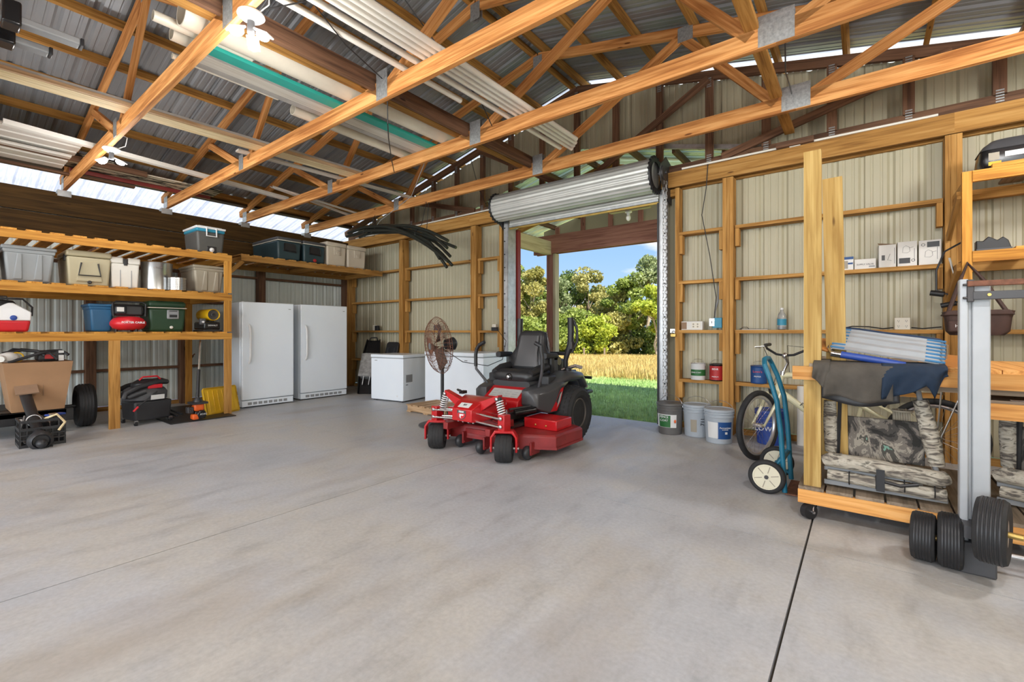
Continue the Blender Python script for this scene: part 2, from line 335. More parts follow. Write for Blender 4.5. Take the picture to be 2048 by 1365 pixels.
# ================================================================== SETTING
RX, SL = -3.25, .225
YB, XL, XR, YF = 5.90, -9.12, 2.62, -6.7
def zc(x): return 4.72 - SL * abs(x - RX)          # top of the top chords = underside of the purlins
def zs(x): return 4.815 - SL * abs(x - RX)         # roof sheet
# ---- floor: sawn concrete slabs
fl = part('floor', MB().box(XL - .05, XR + .05, YF, 5.86, -.16, -.022), 'soil'); tag(fl, 'grey concrete slab floor with sawn joints', 'floor', kind='structure')
xs = [XL - .05, -5.80, -3.02, -.25, XR + .05]; ys = [YF, -4.5, -1.6, 2.99, 5.86]
for i in range(4):
    for j in range(4):
        g = .0045 if not (i == 2) else .0065
        part('slab', MB().box(xs[i] + .004, xs[i + 1] - (.007 if i == 2 else .004), ys[j] + .0028, ys[j + 1] - .0028, -.15, 0), 'concrete', fl)
# ---- ribbed sheet profile (u along the sheet, d towards outside)
def ribs(u0, u1, period=.2286):
    pts = []; k = math.floor(u0 / period) - 1
    while k * period < u1 + period:
        c = k * period
        for du, d in ((-.033, 0), (-.012, .019), (.012, .019), (.033, 0)): pts.append((c + du, d))
        for q in (period / 3, 2 * period / 3):
            for du, d in ((-.013, 0), (-.006, .0045), (.006, .0045), (.013, 0)): pts.append((c + q + du, d))
        k += 1
    pts = sorted(p for p in pts if u0 < p[0] < u1)
    def at(u): 
        return 0.0
    return [(u0, 0)] + pts + [(u1, 0)]
def sheet_wall_y(name, x0, x1, zb, zt, mat, parent, y=YB):
    pr = ribs(x0, x1); v = []; f = []
    for (u, d) in pr: v += [(u, y + d, zb(u)), (u, y + d, zt(u))]
    for i in range(len(pr) - 1):
        if v[2 * i + 1][2] - v[2 * i][2] > 1e-3 or v[2 * i + 3][2] - v[2 * i + 2][2] > 1e-3: f.append((2 * i, 2 * i + 2, 2 * i + 3, 2 * i + 1))
    if not f: return
    return part(name, type('o', (), {'v': v, 'f': f}), mat, parent, smooth=False)
# ---- back wall (gable end with the roll-up door)
DL, DR, DH = -4.47, -2.03, 2.90
wb = part('wall_back', MB().box(XL - .04, DL - .02, YB + .022, YB + .034, .06, 3.05).box(DR + .02, XR + .04, YB + .022, YB + .034, .06, 3.05), 'redmetal'); tag(wb, 'white ribbed metal gable wall framed in yellow lumber', 'wall', kind='structure')
def porch_line(x): return 3.90 - .25 * abs(x - RX)
x = XL
while x < XR:
    x1 = min(x + .9144, XR)
    for a, b in ([(x, x1)] if not (x < DL < x1 or x < DR < x1) else ([(x, DL), (DL, x1)] if x < DL < x1 else [(x, DR), (DR, x1)])):
        m = (a + b) / 2
        top = lambda u: zc(u) - .05
        if DL < m < DR or (-5.7 < m < -.8):
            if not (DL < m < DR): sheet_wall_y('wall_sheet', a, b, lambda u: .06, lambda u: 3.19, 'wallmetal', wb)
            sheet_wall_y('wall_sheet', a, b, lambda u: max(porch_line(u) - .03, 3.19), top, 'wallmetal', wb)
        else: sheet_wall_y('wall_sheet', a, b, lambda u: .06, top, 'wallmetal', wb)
    x = x1
# posts of three plies, girts with end blocks, top beam
PX = [-8.93, -7.12, -5.22, -1.235, .655, 2.5]
for px in PX:
    for k in (-1, 0, 1): board('post_ply', (px + k * .0385, 5.775 - (.012 if k == 0 else 0), 0), (px + k * .0385, 5.775, 2.985), .037, .15, 'girt', wb, up=(0, 1, 0))
for px in (DL - .20, DR + .20): board('jamb_stud', (px, 5.82, 0), (px, 5.82, 2.99), .05, .13, 'girt', wb, up=(0, 1, 0))
for zt in (.61, 1.215, 1.825, 2.43):
    for a, b in ((-8.86, -7.18), (-7.06, -5.29), (-5.16, DL - .22), (DR + .22, -1.30), (-1.17, .59), (.72, 2.44)):
        board('girt', (a, 5.815, zt - .019), (b, 5.815, zt - .019), .13, .038, 'girt', wb)
        for q in (a + .022, b - .022): board('girt_block', (q, 5.80, zt - .039), (q, 5.80, zt - .039 - random.uniform(.19, .24)), .042, .09, 'girt', wb, up=(0, 1, 0))
for a, b in ((-8.86, -7.18), (-7.06, -5.29), (-5.16, DL - .22), (DR + .22, -1.30), (-1.17, .59), (.72, 2.44)): board('bottom_skirt', (a, 5.84, .03), (b, 5.84, .03), .06, .06, 'girt', wb)
for a, b in ((XL, -5.3), (-5.3, DL + .02), (DR - .02, .66), (.66, XR)):
    board('top_beam', (a, 5.715, 3.085), (b, 5.715, 3.085), .038, .185, 'girt', wb); board('top_beam', (a, 5.875, 3.085), (b, 5.875, 3.085), .04, .185, 'girt', wb)
    board('top_plate', (a, 5.795, 3.16), (b, 5.795, 3.16), .12, .038, 'gable', wb)
# ---- left wall
wl = part('wall_left', MB().box(XL - .034, XL - .022, YF, YB, .06, 3.05), 'redmetal'); tag(wl, 'ribbed metal side wall behind the storage shelves', 'wall', kind='structure')
def sheet_wall_x(name, y0, y1, zb, zt, mat, parent, x=XL):
    pr = ribs(y0, y1); v = []; f = []
    for (u, d) in pr: v += [(x - d, u, zb), (x - d, u, zt)]
    for i in range(len(pr) - 1): f.append((2 * i, 2 * i + 2, 2 * i + 3, 2 * i + 1))
    return part(name, type('o', (), {'v': v, 'f': f}), mat, parent, smooth=False)
y = YF
while y < YB: sheet_wall_x('wall_sheet', y, min(y + .9144, YB), .06, 3.10, 'wallmetal_left', wl); y += .9144
for py in (-5.6, -3.4, -1.2, .30, 1.52, 2.68, 3.92, 5.70):
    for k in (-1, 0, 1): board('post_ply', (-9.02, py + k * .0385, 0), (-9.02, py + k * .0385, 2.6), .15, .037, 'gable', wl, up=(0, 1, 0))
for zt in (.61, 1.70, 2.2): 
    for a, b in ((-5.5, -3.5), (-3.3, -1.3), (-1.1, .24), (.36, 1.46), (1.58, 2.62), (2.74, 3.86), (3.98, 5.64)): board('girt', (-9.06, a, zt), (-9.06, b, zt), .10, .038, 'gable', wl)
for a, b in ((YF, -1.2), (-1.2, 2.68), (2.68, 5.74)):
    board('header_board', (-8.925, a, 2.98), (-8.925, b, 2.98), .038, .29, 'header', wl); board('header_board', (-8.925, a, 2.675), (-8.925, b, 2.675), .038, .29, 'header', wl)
    board('bottom_skirt', (-9.06, a, .03), (-9.06, b, .03), .06, .06, 'girt', wl)
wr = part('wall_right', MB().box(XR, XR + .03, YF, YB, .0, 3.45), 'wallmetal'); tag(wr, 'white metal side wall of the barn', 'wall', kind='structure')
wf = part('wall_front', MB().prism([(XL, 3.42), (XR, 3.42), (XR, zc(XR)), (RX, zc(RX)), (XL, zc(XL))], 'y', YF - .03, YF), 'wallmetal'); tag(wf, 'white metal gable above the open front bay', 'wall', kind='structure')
# ---- roof: sheets and purlins
rf = part('ceiling', MB().prism([(RX - .16, zs(RX) + .0), (RX, zs(RX) + .04), (RX + .16, zs(RX) + .0), (RX, zs(RX) + .065)], 'y', YF - .4, 6.34), 'galv'); tag(rf, 'open galvanised metal roof on wooden purlins', 'roof', kind='structure')
OV = {-1: RX - (XL + .12), 1: (XR + .6) - RX}
y = 5.82 - 14 * .9144; k = 0
mesh_cache = {}
while y < 6.30:
    for s in (-1, 1):
        last = y > 5.5; key = (s, last)
        me = mesh_cache.get(key)
        if me is None:
            pr = ribs(0, .50 if last else .9144); v = []; f = []; ln = OV[s]
            for (u, d) in pr: v += [(0, u, 4.815 + d), (s * ln, u, 4.815 + d - SL * ln)]
            for i in range(len(pr) - 1): f.append((2 * i, 2 * i + 2, 2 * i + 3, 2 * i + 1))
            me = meshobj('roof_sheet', v, f, 'bright_edge_sheet' if last else 'roof'); mesh_cache[key] = me  # gable edge sheets made translucent to brighten the gap above the end truss
        if s == -1:
            ev = mesh_cache.get('eave')
            if ev is None:
                pr = ribs(0, .9144); v = []; f = []; la, lb = OV[-1] - .04, RX - (XL - .72)
                for (u, d) in pr: v += [(-la, u, 4.808 + d - SL * la), (-lb, u, 4.808 + d - SL * lb)]
                for i in range(len(pr) - 1): f.append((2 * i, 2 * i + 2, 2 * i + 3, 2 * i + 1))
                ev = meshobj('bright_eave_sheet', v, f, 'bright_edge_sheet'); mesh_cache['eave'] = ev  # translucent overhang sheets added to make the eave strip bright
            o = bpy.data.objects.new('bright_eave_sheet', ev); COL.objects.link(o); o.parent = rf; o.location = (RX, y, 0)
        o = bpy.data.objects.new('roof_sheet', me); COL.objects.link(o); o.parent = rf; o.location = (RX, y, 0)
    y += .9144
offs = [.09, .60, 1.19, 1.80, 2.43, 2.98, 3.43 + .2, 4.27, 4.90, 5.42]
offs = [.09, .66, 1.27, 1.89, 2.51, 3.12, 3.73, 4.35, 4.97, 5.50]
for s in (-1, 1):
    for d in offs:
        xx = RX + s * d; zz = zc(xx) + .046
        for a, b in ((YF - .3, -1.2), (-1.2, 2.45), (2.45, 6.2)): board('purlin', (xx, a, zz), (xx, b, zz), .042, .09, 'purlin', rf, up=(s * SL, 0, 1))
    xe = RX + s * ((OV[s] if s > 0 else RX - (XL - .72)) - .06); 
    for a, b in ((YF - .4, 0), (0, 6.28)): board('fascia_board', (xe, a, zs(xe) - .09), (xe, b, zs(xe) - .09), .038, .15, 'header', rf)
# eave blocking boards seen as dark strips just under the roof along the left wall
board('sub_purlin', (-8.80, YF, zc(-8.80) - .02), (-8.80, 5.7, zc(-8.80) - .02), .09, .04, 'header', rf, up=(-SL, 0, 1))
# ---- trusses
def truss(y, label, gable=False):
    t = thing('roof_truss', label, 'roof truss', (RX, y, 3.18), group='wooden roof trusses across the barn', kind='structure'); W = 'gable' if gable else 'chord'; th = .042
    X0, X1 = XL + .16 - RX, XR - .10 - RX
    def p(x, z): return (x - RX, 0, z - 3.18)
    B = lambda n, a, b, h, m=W: board(n, a, b, th, h, m, t, up=(0, 0, 1))
    hb = .09 if gable else .142; zb = 3.18 + (.0 if not gable else .0)
    B('bottom_chord', (X0, 0, hb / 2), (2.78 if not gable else 0, 0, hb / 2), hb); B('bottom_chord', (2.78 if not gable else 0, 0, hb / 2), (X1, 0, hb / 2), hb)
    zt = lambda x: zc(x) - .055
    mtop = 'gable' if gable else 'purlin'
    for a, b in ((XL + .02, RX), (RX, XR - .02)): board('top_chord', p(a, zt(a)), p(b, zt(b)), th, .105, W if gable else 'chord', t, up=(0, 0, 1))
    if not gable:
        B('king_post', p(RX, 3.30), p(RX, 4.62), .085)
        for s in (-1, 1):
            q = lambda d, z: p(RX + s * d, z)
            B('web', q(.06, 3.28), q(1.78, zc(RX + 1.78) - .10), .09)
            B('web', q(1.80, zc(RX + 1.8) - .12), q(2.62, 3.28), .085)
            B('web', q(2.86, 3.27), q(3.85, zc(RX + 3.85) - .10), .085)
        # pressed metal connector plates on both faces
        for (px, z0, z1, w) in ((RX, 3.185, 3.43, .15), (-6.05, 3.185, 3.37, .12), (-.47, 3.185, 3.40, .22 if True else .12), (RX + 1.82, zc(RX + 1.82) - .15, zc(RX + 1.82) - .0, .15), (RX - 1.82, zc(RX - 1.82) - .15, zc(RX - 1.82) - .0, .15), (RX, 4.50, 4.68, .13), (XL + .25, 3.19, 3.36, .16)):
            for s in (-1, 1):
                m = MB(); yy = s * (th / 2 + .0015); ww = w / 2; n = 9
                m.box(px - RX - ww, px - RX + ww, yy - .001, yy + .001, z0 - 3.18, z1 - 3.18)
                if px == -.47:
                    for i in range(12):
                        for j in range(10): cx, cz = px - RX - ww + (i + .5) * w / 12, z0 - 3.18 + (j + .5) * (z1 - z0) / 10; m.box(cx - .005, cx + .003, yy - .0022, yy + .0022, cz - .003, cz + .003)
                else:
                    for i in range(n): cx = px - RX - ww + (i + .5) * w / n; m.box(cx - .0035, cx + .0035, yy - .0022, yy + .0022, z0 - 3.18, z1 - 3.18)
                part('connector_plate', m, 'galv_plate', t, smooth=False)
        m = MB().box(X0 - .12, X0 + .10, -.05, .05, -.12, -.001); part('hanger', MB().box(X0 - .05, X0 + .075, -th / 2 - .05, th / 2 + .05, -.085, -.0).box(X0 + .0, X0 + .16, -th / 2 - .004, -th / 2 - .001, -.0, .09), 'galv', t)
    else:
        for k in range(-8, 9):
            xx = RX + .60 * k
            if XL + .4 < xx < XR - .4: board('gable_stud', p(xx, 3.26), p(xx, zc(xx) - .09), .088, th, W, t, up=(0, 1, 0))
        for s in (-1, 1):
            q = lambda d, z: p(RX + s * d, z)
            for o in (board('web', q(.05, 3.24), q(1.80, zc(RX + 1.8) - .11), .03, .085, W, t, up=(0, 0, 1)), board('web', q(1.95, 3.24), q(3.9, zc(RX + 3.9) - .10), .03, .085, W, t, up=(0, 0, 1))): o.location.y -= .038
        for k in range(-8, 9):
            xx = RX + .60 * k
            if XL + .4 < xx < XR - .4:
                for z in (3.20, zc(xx) - .20):
                    m = MB()
                    for i in range(5): m.box(xx - RX - .026, xx - RX + .026, -.026, -.022, z - 3.18 + i * .024, z - 3.18 + i * .024 + .012)
                    part('connector_plate', m, 'galv_plate', t, smooth=False)
    return t
TY = [1.23, 2.42, 3.60, 4.77]
tl = ['roof truss carrying the lit three-bulb lamp at upper left', 'second roof truss from the camera, under the conduit bundle', 'third roof truss, its bottom chord crossing the picture centre', 'fourth roof truss just in front of the roll-up door']
for y, l in zip(TY, tl): truss(y, l)
for y in (.02, -1.2, -2.42, -3.64, -4.86, -6.08): truss(y, 'roof truss overhead behind the camera')
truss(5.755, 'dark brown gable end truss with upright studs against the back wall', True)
# runner board laid on the bottom chords, diagonal brace, conduit
for a, b in ((.02, 2.44), (2.44, 4.80)): tag(board('runner_board', (-3.36, a, 3.36), (-3.36, b, 3.36), .038, .14, 'gable'), 'dark runner board on the truss bottoms ' + ('near the lit lamp' if a < 1 else 'above the picture centre'), 'board', kind=None)
for a, b in ((.02, 2.44), (2.44, 4.80)): tag(board('runner_board', (-3.50, a, 3.345), (-3.50, b, 3.345), .09, .03, 'purlin'), 'flat amber runner board beside the dark one, ' + ('near the lit lamp' if a < 1 else 'above the picture centre'), 'board')
tag(board('runner_board', (-.62, 5.70, 3.343), (-.62, -1.1, 3.343), .09, .04, 'purlin', up=(0, 0, 1)), 'flat runner board over the right truss plates reaching the back wall', 'board')
tag(board('scrap_block', (-.74, 5.66, 3.205), (-.40, 5.66, 3.205), .04, .055, 'gable'), 'short reddish scrap block on the top beam under the right runner board', 'wood block')
tag(part('conduit', MB().tube([(-8.6, 5.685, 3.185), (-5.2, 5.685, 3.195), (-4.75, 5.685, 3.195)], .012, 8), 'pvcwhite'), 'thin white conduit lying on the back beam left of the door', 'conduit')
tag(part('conduit', MB().tube([(-1.75, 5.685, 3.192), (-.5, 5.685, 3.19), (-.46, 5.685, 3.19), (.55, 5.685, 3.185)], .012, 8).cyl((-.62, 5.685, 3.19), (-.52, 5.685, 3.19), .02), 'pvcwhite'), 'thin white conduit with a coupling on the beam right of the door', 'conduit')
# ---- roll-up door
dr = thing('door_1', 'grey ribbed roll-up door coiled above its opening', 'door', (RX, 5.86, 0), kind='structure')
def LX(x): return x - RX
m = MB(); prof = []
cy, cz_ = 5.53 - 5.86, 3.125
ring = []
for i in range(132):
    a = 2 * PI * i / 132; rr = .200 + (.0, .004, .009, .009, .004, 0)[i % 6]
    ring.append((cy + rr * math.cos(a), cz_ + rr * math.sin(a)))
m.loft([[(LX(xx), u, v) for u, v in ring] for xx in (-4.52, -2.04)]); part('coiled_curtain', m, 'doorcurtain', dr, angle=60)
m = MB(); z = 2.885; pts = []
while z < 3.09:
    pts += [(0, z), (.008, z + .012), (.008, z + .026), (0, z + .038)]; z += .05
y0 = 5.72 - 5.86
m.loft([[(LX(xx), y0 - d, zz) for d, zz in pts] + [(LX(xx), y0 + .012, zz) for d, zz in pts[::-1]] for xx in (DL + .02, DR - .02)]); part('curtain', m, 'doorcurtain', dr, angle=50)
part('bottom_bar', MB().box(LX(DL) + .02, LX(DR) - .02, y0 - .022, y0 + .022, 2.845, 2.885).box(LX(DL) + .02, LX(DR) - .02, y0 - .03, y0 - .022, 2.845, 2.852), 'galv', dr, bevel=.004)
part('weather_seal', MB().box(LX(DL) + .02, LX(DR) - .02, y0 - .012, y0 + .012, 2.822, 2.845), 'brass', dr, bevel=.004)
for xx, s in ((-4.535, -1), (-2.025, 1)):
    m = MB().lathe([(.195, -.01), (.222, -.008), (.226, .0), (.222, .012), (.16, .014), (.16, -.002)], 40, (LX(xx), cy, cz_), 'x', cap=False)
    for i in range(22): a = 2 * PI * i / 22; m.box(-.012, .016, -.012, .012, .205, .236, Matrix.Translation((LX(xx), cy, cz_)) @ Matrix.Rotation(a, 4, 'X'))
    part('drum_ring', m, 'black', dr)
for xx, s in ((DL - .045, -1), (DR + .045, 1)):
    m = MB().box(LX(xx) - .045, LX(xx) + .045, 5.70 - 5.86, 5.712 - 5.86, 0, 2.98).box(LX(xx) - s * .045 - .005, LX(xx) - s * .045 + .005, 5.70 - 5.86, 5.90 - 5.86, 0, 2.98).box(LX(xx) + s * .04, LX(xx) + s * .045, 5.70 - 5.86, 5.75 - 5.86, 0, 2.98)
    tr = part('guide_track', m, 'galv', dr)
    m = MB()
    for k in range(14): m.cyl((LX(xx) + s * .02, 5.694 - 5.86, .12 + k * .21), (LX(xx) + s * .02, 5.701 - 5.86, .12 + k * .21), .011, n=10)
    part('track_bolt', m, 'black', tr)
    m = MB().prism([(-.24, 3.36), (-.05, 3.30), (-.03, 2.80), (-.14, 2.82), (-.42, 3.02), (-.42, 3.22)], 'x', LX(xx) + s * .055, LX(xx) + s * .062); part('mounting_bracket', m, 'darksteel', dr)
part('brush_seal', MB().box(LX(DR) - .035, LX(DR) - .005, 5.70 - 5.86, 5.72 - 5.86, .02, 2.83), 'black', dr)
part('outer_trim', MB().box(LX(DL) - .03, LX(DL) + .03, 5.93 - 5.86, 6.0 - 5.86, 0, 2.85).box(LX(DR) - .0, LX(DR) + .03, 5.93 - 5.86, 6.0 - 5.86, 0, 2.85).box(LX(DL) - .03, LX(DR) + .03, 5.90 - 5.86, 5.96 - 5.86, 2.90, 2.98), 'redmetal', dr)
board('door_header', (LX(DL) - .2, -.03, 2.945), (LX(DR) + .2, -.03, 2.945), .10, .09, 'girt', dr)
part('sprocket', MB().lathe([(.02, -.03), (.085, -.02), (.085, .02), (.02, .03)], 20, (LX(-1.93), cy, cz_ + .01), 'x').cyl((LX(-1.99), cy, cz_ + .01), (LX(-1.88), cy, cz_ + .01), .02), 'darksteel', dr)
m = MB(); zz = .42; k = 0
for off in (-.055, .0):
    zz = .42; k = 0
    while zz < 3.06:
        M = Matrix.Translation((LX(-1.915) + off * .3, 5.60 + off - 5.86, zz)) @ Matrix.Rotation(PI / 2 * (k % 2), 4, 'Z')
        m.tube([(-.010, 0, -.018), (-.010, 0, .018), (0, 0, .028), (.010, 0, .018), (.010, 0, -.018), (0, 0, -.028)], .0045, 5, True, M=M); zz += .042; k += 1
part('hoist_chain', m, 'galv', dr)
# ---- porch roof outside the door
pg = thing('porch', 'reddish timber porch roof outside the roll-up door', 'porch', (RX, 8.1, 0), kind='structure')
Y = lambda y: y - 8.1
for xx in (-5.20, -1.30):
    board('post', (LX(xx), Y(8.12), -.1), (LX(xx), Y(8.12), 3.1), .15, .15, 'porch_red', pg); board('post_wrap', (LX(xx) + .11, Y(8.12), -.1), (LX(xx) + .11, Y(8.12), 2.82), .06, .14, 'porch_tan', pg, up=(0, 1, 0))
    board('side_beam', (LX(xx), Y(5.95), 2.94), (LX(xx), Y(8.05), 2.94), .09, .28, 'porch_tan', pg)
board('front_beam', (LX(-5.6), Y(8.06), 3.02), (LX(-.9), Y(8.06), 3.02), .05, .38, 'porch_red', pg); board('front_beam', (LX(-5.6), Y(8.18), 3.02), (LX(-.9), Y(8.18), 3.02), .05, .38, 'porch_red', pg)
for k in range(-3, 4): board('gable_stud', (.6 * k, Y(8.12), 3.2), (.6 * k, Y(8.12), 3.82 - .25 * abs(.6 * k)), .09, .04, 'porch_red', pg, up=(0, 1, 0))
v = []; f = []
for s in range(6):
    pass
m = MB().prism([(-2.2, 3.2), (2.2, 3.2), (2.2, 3.34), (0, 3.86), (-2.2, 3.34)], 'y', Y(8.21), Y(8.23)); part('gable_panel', m, 'wallmetal', pg)
for s in (-1, 1):
    for k in range(3):
        pr = ribs(0, .9144); vv = []; ff = []
        for (u, d) in pr: vv += [(0, u, d), (s * 2.75, u, d - .25 * 2.75)]
        for i in range(len(pr) - 1): ff.append((2 * i, 2 * i + 2, 2 * i + 3, 2 * i + 1))
        part('roof_sheet', type('o', (), {'v': [(a, Y(5.95) + k * .9144 + b, 3.93 + c) for a, b, c in vv], 'f': ff}), 'grass_tinted_metal', pg, smooth=False)
    for d in (.12, .72, 1.32, 1.92, 2.5): board('purlin', (s * d, Y(5.92), 3.875 - .25 * d), (s * d, Y(8.6), 3.875 - .25 * d), .04, .09, 'gable', pg)
    for yy in (6.6, 7.4): board('rafter', (0, Y(yy), 3.80), (s * 2.5, Y(yy), 3.80 - .625), .04, .10, 'purlin', pg)
part('flashing', MB().prism([(.9, 3.64), (2.55, 3.23), (2.55, 3.29), (.9, 3.70)], 'y', Y(5.86), Y(5.872)), 'galv', pg)
b = thing('bare_bulb', 'bare light bulb in a white holder under the door header outside', 'light bulb', (-2.62, 6.10, 2.90)); part('holder', MB().lathe([(.045, 0), (.05, -.02), (.025, -.03), (.022, -.06)], 16), 'white', b); part('globe', MB().ell((0, 0, -.095), .032, .032, .045), 'offwhite', b)
tag(board('holder_board', (-2.9, 6.10, 2.92), (-2.3, 6.10, 2.92), .09, .035, 'porch_tan'), 'small board behind the door header carrying the bare bulb', 'board')
# ---- ground, grass and trees outside
def gz(x, y):
    d = max(0, math.hypot(x * .8, y) - 11); return -.045 - .034 * d
n1, n2 = 46, 46; v = []; f = []
gx = [-110 + 4.4 * i for i in range(n1)] ; gx = np.linspace(-95, 75, n1); gy = np.linspace(-45, 120, n2)
for j in gy:
    for i in gx: v.append((i, j, gz(i, j) if (j > YB + .2) else (-.05 if -10 < i < 3.2 else -.05)))
for j in range(n2 - 1):
    for i in range(n1 - 1): f.append((j * n1 + i, j * n1 + i + 1, (j + 1) * n1 + i + 1, (j + 1) * n1 + i))
hole = lambda q: all(XL < v[k][0] < XR and YF < v[k][1] < YB for k in q)
gd = part('ground', type('o', (), {'v': [(a, b, c - .18 if (XL - .2 < a < XR + .2 and YF < b < 5.95) else c) for a, b, c in v], 'f': f}), 'lawn'); tag(gd, 'lawn and meadow ground around the barn', 'ground', kind='structure')
tag(part('bounce_apron', MB().box(XL - 7, XL - .06, YF - 3, 7.5, -.12, -.03).box(XL - 7, XR + 6, YF - 12, YF - .1, -.12, -.03), 'paper'), 'unseen pale apron added to bounce light up under the eaves', 'ground', kind='structure')  # pale ground out of view, added to throw light onto the roof overhang
def gzi(x, y):   # interpolated height of the coarse ground mesh
    fx = (x + 95) / 170 * (n1 - 1); fy = (y + 45) / 165 * (n2 - 1); i, j = int(fx), int(fy); a, b = fx - i, fy - j; z = lambda p, q: v[q * n1 + p][2]
    return (z(i, j) * (1 - a) + z(i + 1, j) * a) * (1 - b) + (z(i, j + 1) * (1 - a) + z(i + 1, j + 1) * a) * b
def blades(name, n, ya, yb, h0, h1, w, mat, label, cat):
    vs = np.zeros((n * 3, 3)); k = 0
    while k < n:
        yy = ya + (yb - ya) * random.random() ** 1.25; xa, xb = -1.08 * yy - 3.0, -.27 * yy + 1.0
        xx = random.uniform(xa, xb); z = gzi(xx, yy); a = random.uniform(0, 2 * PI); h = random.uniform(h0, h1) ; ww = w * (1 + yy * .03); dx, dy = math.cos(a) * ww, math.sin(a) * ww; t = random.uniform(-.5, .5) * h
        vs[3 * k] = (xx - dx, yy - dy, z - .01); vs[3 * k + 1] = (xx + dx, yy + dy, z - .01); vs[3 * k + 2] = (xx + t * math.cos(a + 1.3), yy + t * math.sin(a + 1.3), z + h); k += 1
    me = bpy.data.meshes.new(name); me.from_pydata(vs.tolist(), [], [(3 * i, 3 * i + 1, 3 * i + 2) for i in range(n)]); me.materials.append(MATS[mat])
    o = bpy.data.objects.new(name, me); COL.objects.link(o); return tag(o, label, cat, kind='stuff')
blades('lawn_grass', 60000, 6.15, 13.5, .03, .075, .006, 'grass', 'short green grass in the shade just outside the door', 'grass')
blades('meadow_grass', 60000, 11.6, 44, .12, .30, .014, 'grass_gold', 'tall golden meadow grass in the sun beyond the lawn', 'grass')
def tree(x, y, h, rad, mat, label, nleaf=5200, crown0=.28, bark='bark', lean=0, ls=.15, holes=1.):
    z0 = gzi(x, y); t = thing('tree', label, 'tree', (x, y, z0), group='trees beyond the meadow')
    ph = random.uniform(0, 6); pts = [(lean * k * h * .2 + .15 * math.sin(ph + k * 2.2), .15 * math.cos(ph + k * 1.7), h * .16 * k - (.1 if k == 0 else 0)) for k in range(6)]
    m = MB().tube(pts, [.022 * h * (1 - .15 * k) for k in range(6)], 8)
    cl = []
    for k in range(22):
        a = random.uniform(0, 2 * PI); zz = crown0 + (1 - crown0) * (random.random() ** .8); env = math.sin(min(1, max(.06, (zz - crown0 + .1) / (1.1 - crown0))) * PI) ** .6
        rr = rad * env * random.uniform(.25, 1.0); c = (pts[3][0] * zz + rr * math.cos(a), rr * math.sin(a), zz * h * .93); cl.append((c, rad * random.uniform(.24, .42)))
        if k < 9: b0 = pts[min(5, max(1, int(zz * 6) - 1))]; m.tube([b0, ((b0[0] + c[0]) / 2, (b0[1] + c[1]) / 2, (b0[2] + c[2]) / 2 + .1), c], [.008 * h, .005 * h, .002 * h], 5)
    part('trunk', m, bark, t)
    nl = nleaf // len(cl); V = []
    for (c, r) in cl:
        d = rng.normal(size=(nl, 3)); d /= np.linalg.norm(d, axis=1)[:, None]; d *= (r * (.45 + .6 * rng.random(nl) ** .5))[:, None]; d[:, 2] *= .72
        p = d + np.array(c); u = rng.normal(size=(nl, 3)); u /= np.linalg.norm(u, axis=1)[:, None]; w_ = rng.normal(size=(nl, 3)); w_ -= (w_ * u).sum(1)[:, None] * u; w_ /= np.linalg.norm(w_, axis=1)[:, None]
        s = (ls * (.6 + .8 * rng.random(nl)))[:, None]
        V.append(np.stack([p - u * s, p - w_ * s * .6, p + u * s, p + w_ * s * .6], 1).reshape(-1, 3))
    V = np.concatenate(V); n = len(V) // 4; me = bpy.data.meshes.new('foliage'); me.from_pydata(V.tolist(), [], [(4 * i, 4 * i + 1, 4 * i + 2, 4 * i + 3) for i in range(n)]); me.materials.append(MATS[mat])
    o = bpy.data.objects.new('foliage', me); COL.objects.link(o); o.parent = t
def at(px, d): r = (px - 1024) / 910; return (d * (r * .7923 - .6101), d * (r * .6101 + .7923))
TR = [(1028, 46, 9.4, 2.6, 'leaf_mid', 'tall mid green tree at the left edge of the doorway view', .25, 'bark'), (1062, 43, 8.8, 2.3, 'leaf_olive', 'olive tree with a pale trunk left of the porch post', .3, 'barklight'),
 (1088, 50, 9.6, 2.4, 'leaf_mid', 'green tree standing right behind the porch post', .2, 'bark'), (1120, 48, 8.3, 2.6, 'leaf_grey', 'grey green tree just right of the porch post', .15, 'bark'), (1150, 52, 9.6, 2.5, 'leaf_dark', 'dark green tree at the left centre of the treeline', .2, 'bark'),
 (1180, 49, 9.7, 2.5, 'leaf_olive', 'brownish olive tree, highest at the treeline centre', .2, 'bark'), (1205, 53, 8.0, 2.6, 'leaf_dark', 'dark tree filling the dip in the treeline', .2, 'bark'), (1236, 46, 7.4, 2.5, 'leaf_olive', 'yellow olive tree right of the treeline dip', .25, 'barklight'),
 (1262, 44, 8.2, 2.3, 'leaf_mid', 'tree with a bare pale trunk toward the right jamb', .38, 'barklight'), (1290, 45, 10.0, 2.2, 'leaf_grey', 'tallest feathery tree beside the right door jamb', .45, 'barklight'), (1316, 40, 6.6, 1.9, 'leaf_lime', 'bright lime tree at the right edge of the doorway', .3, 'barklight'), (1345, 46, 9, 2.6, 'leaf_mid', 'green tree just beyond the right door jamb', .25, 'bark')]
for px, d, h, rad, mt, l, c0, bk in TR:
    X, Yy = at(px, d); tree(X, Yy, h, rad, mt, l, crown0=c0, bark=bk, lean=random.uniform(-.15, .15))
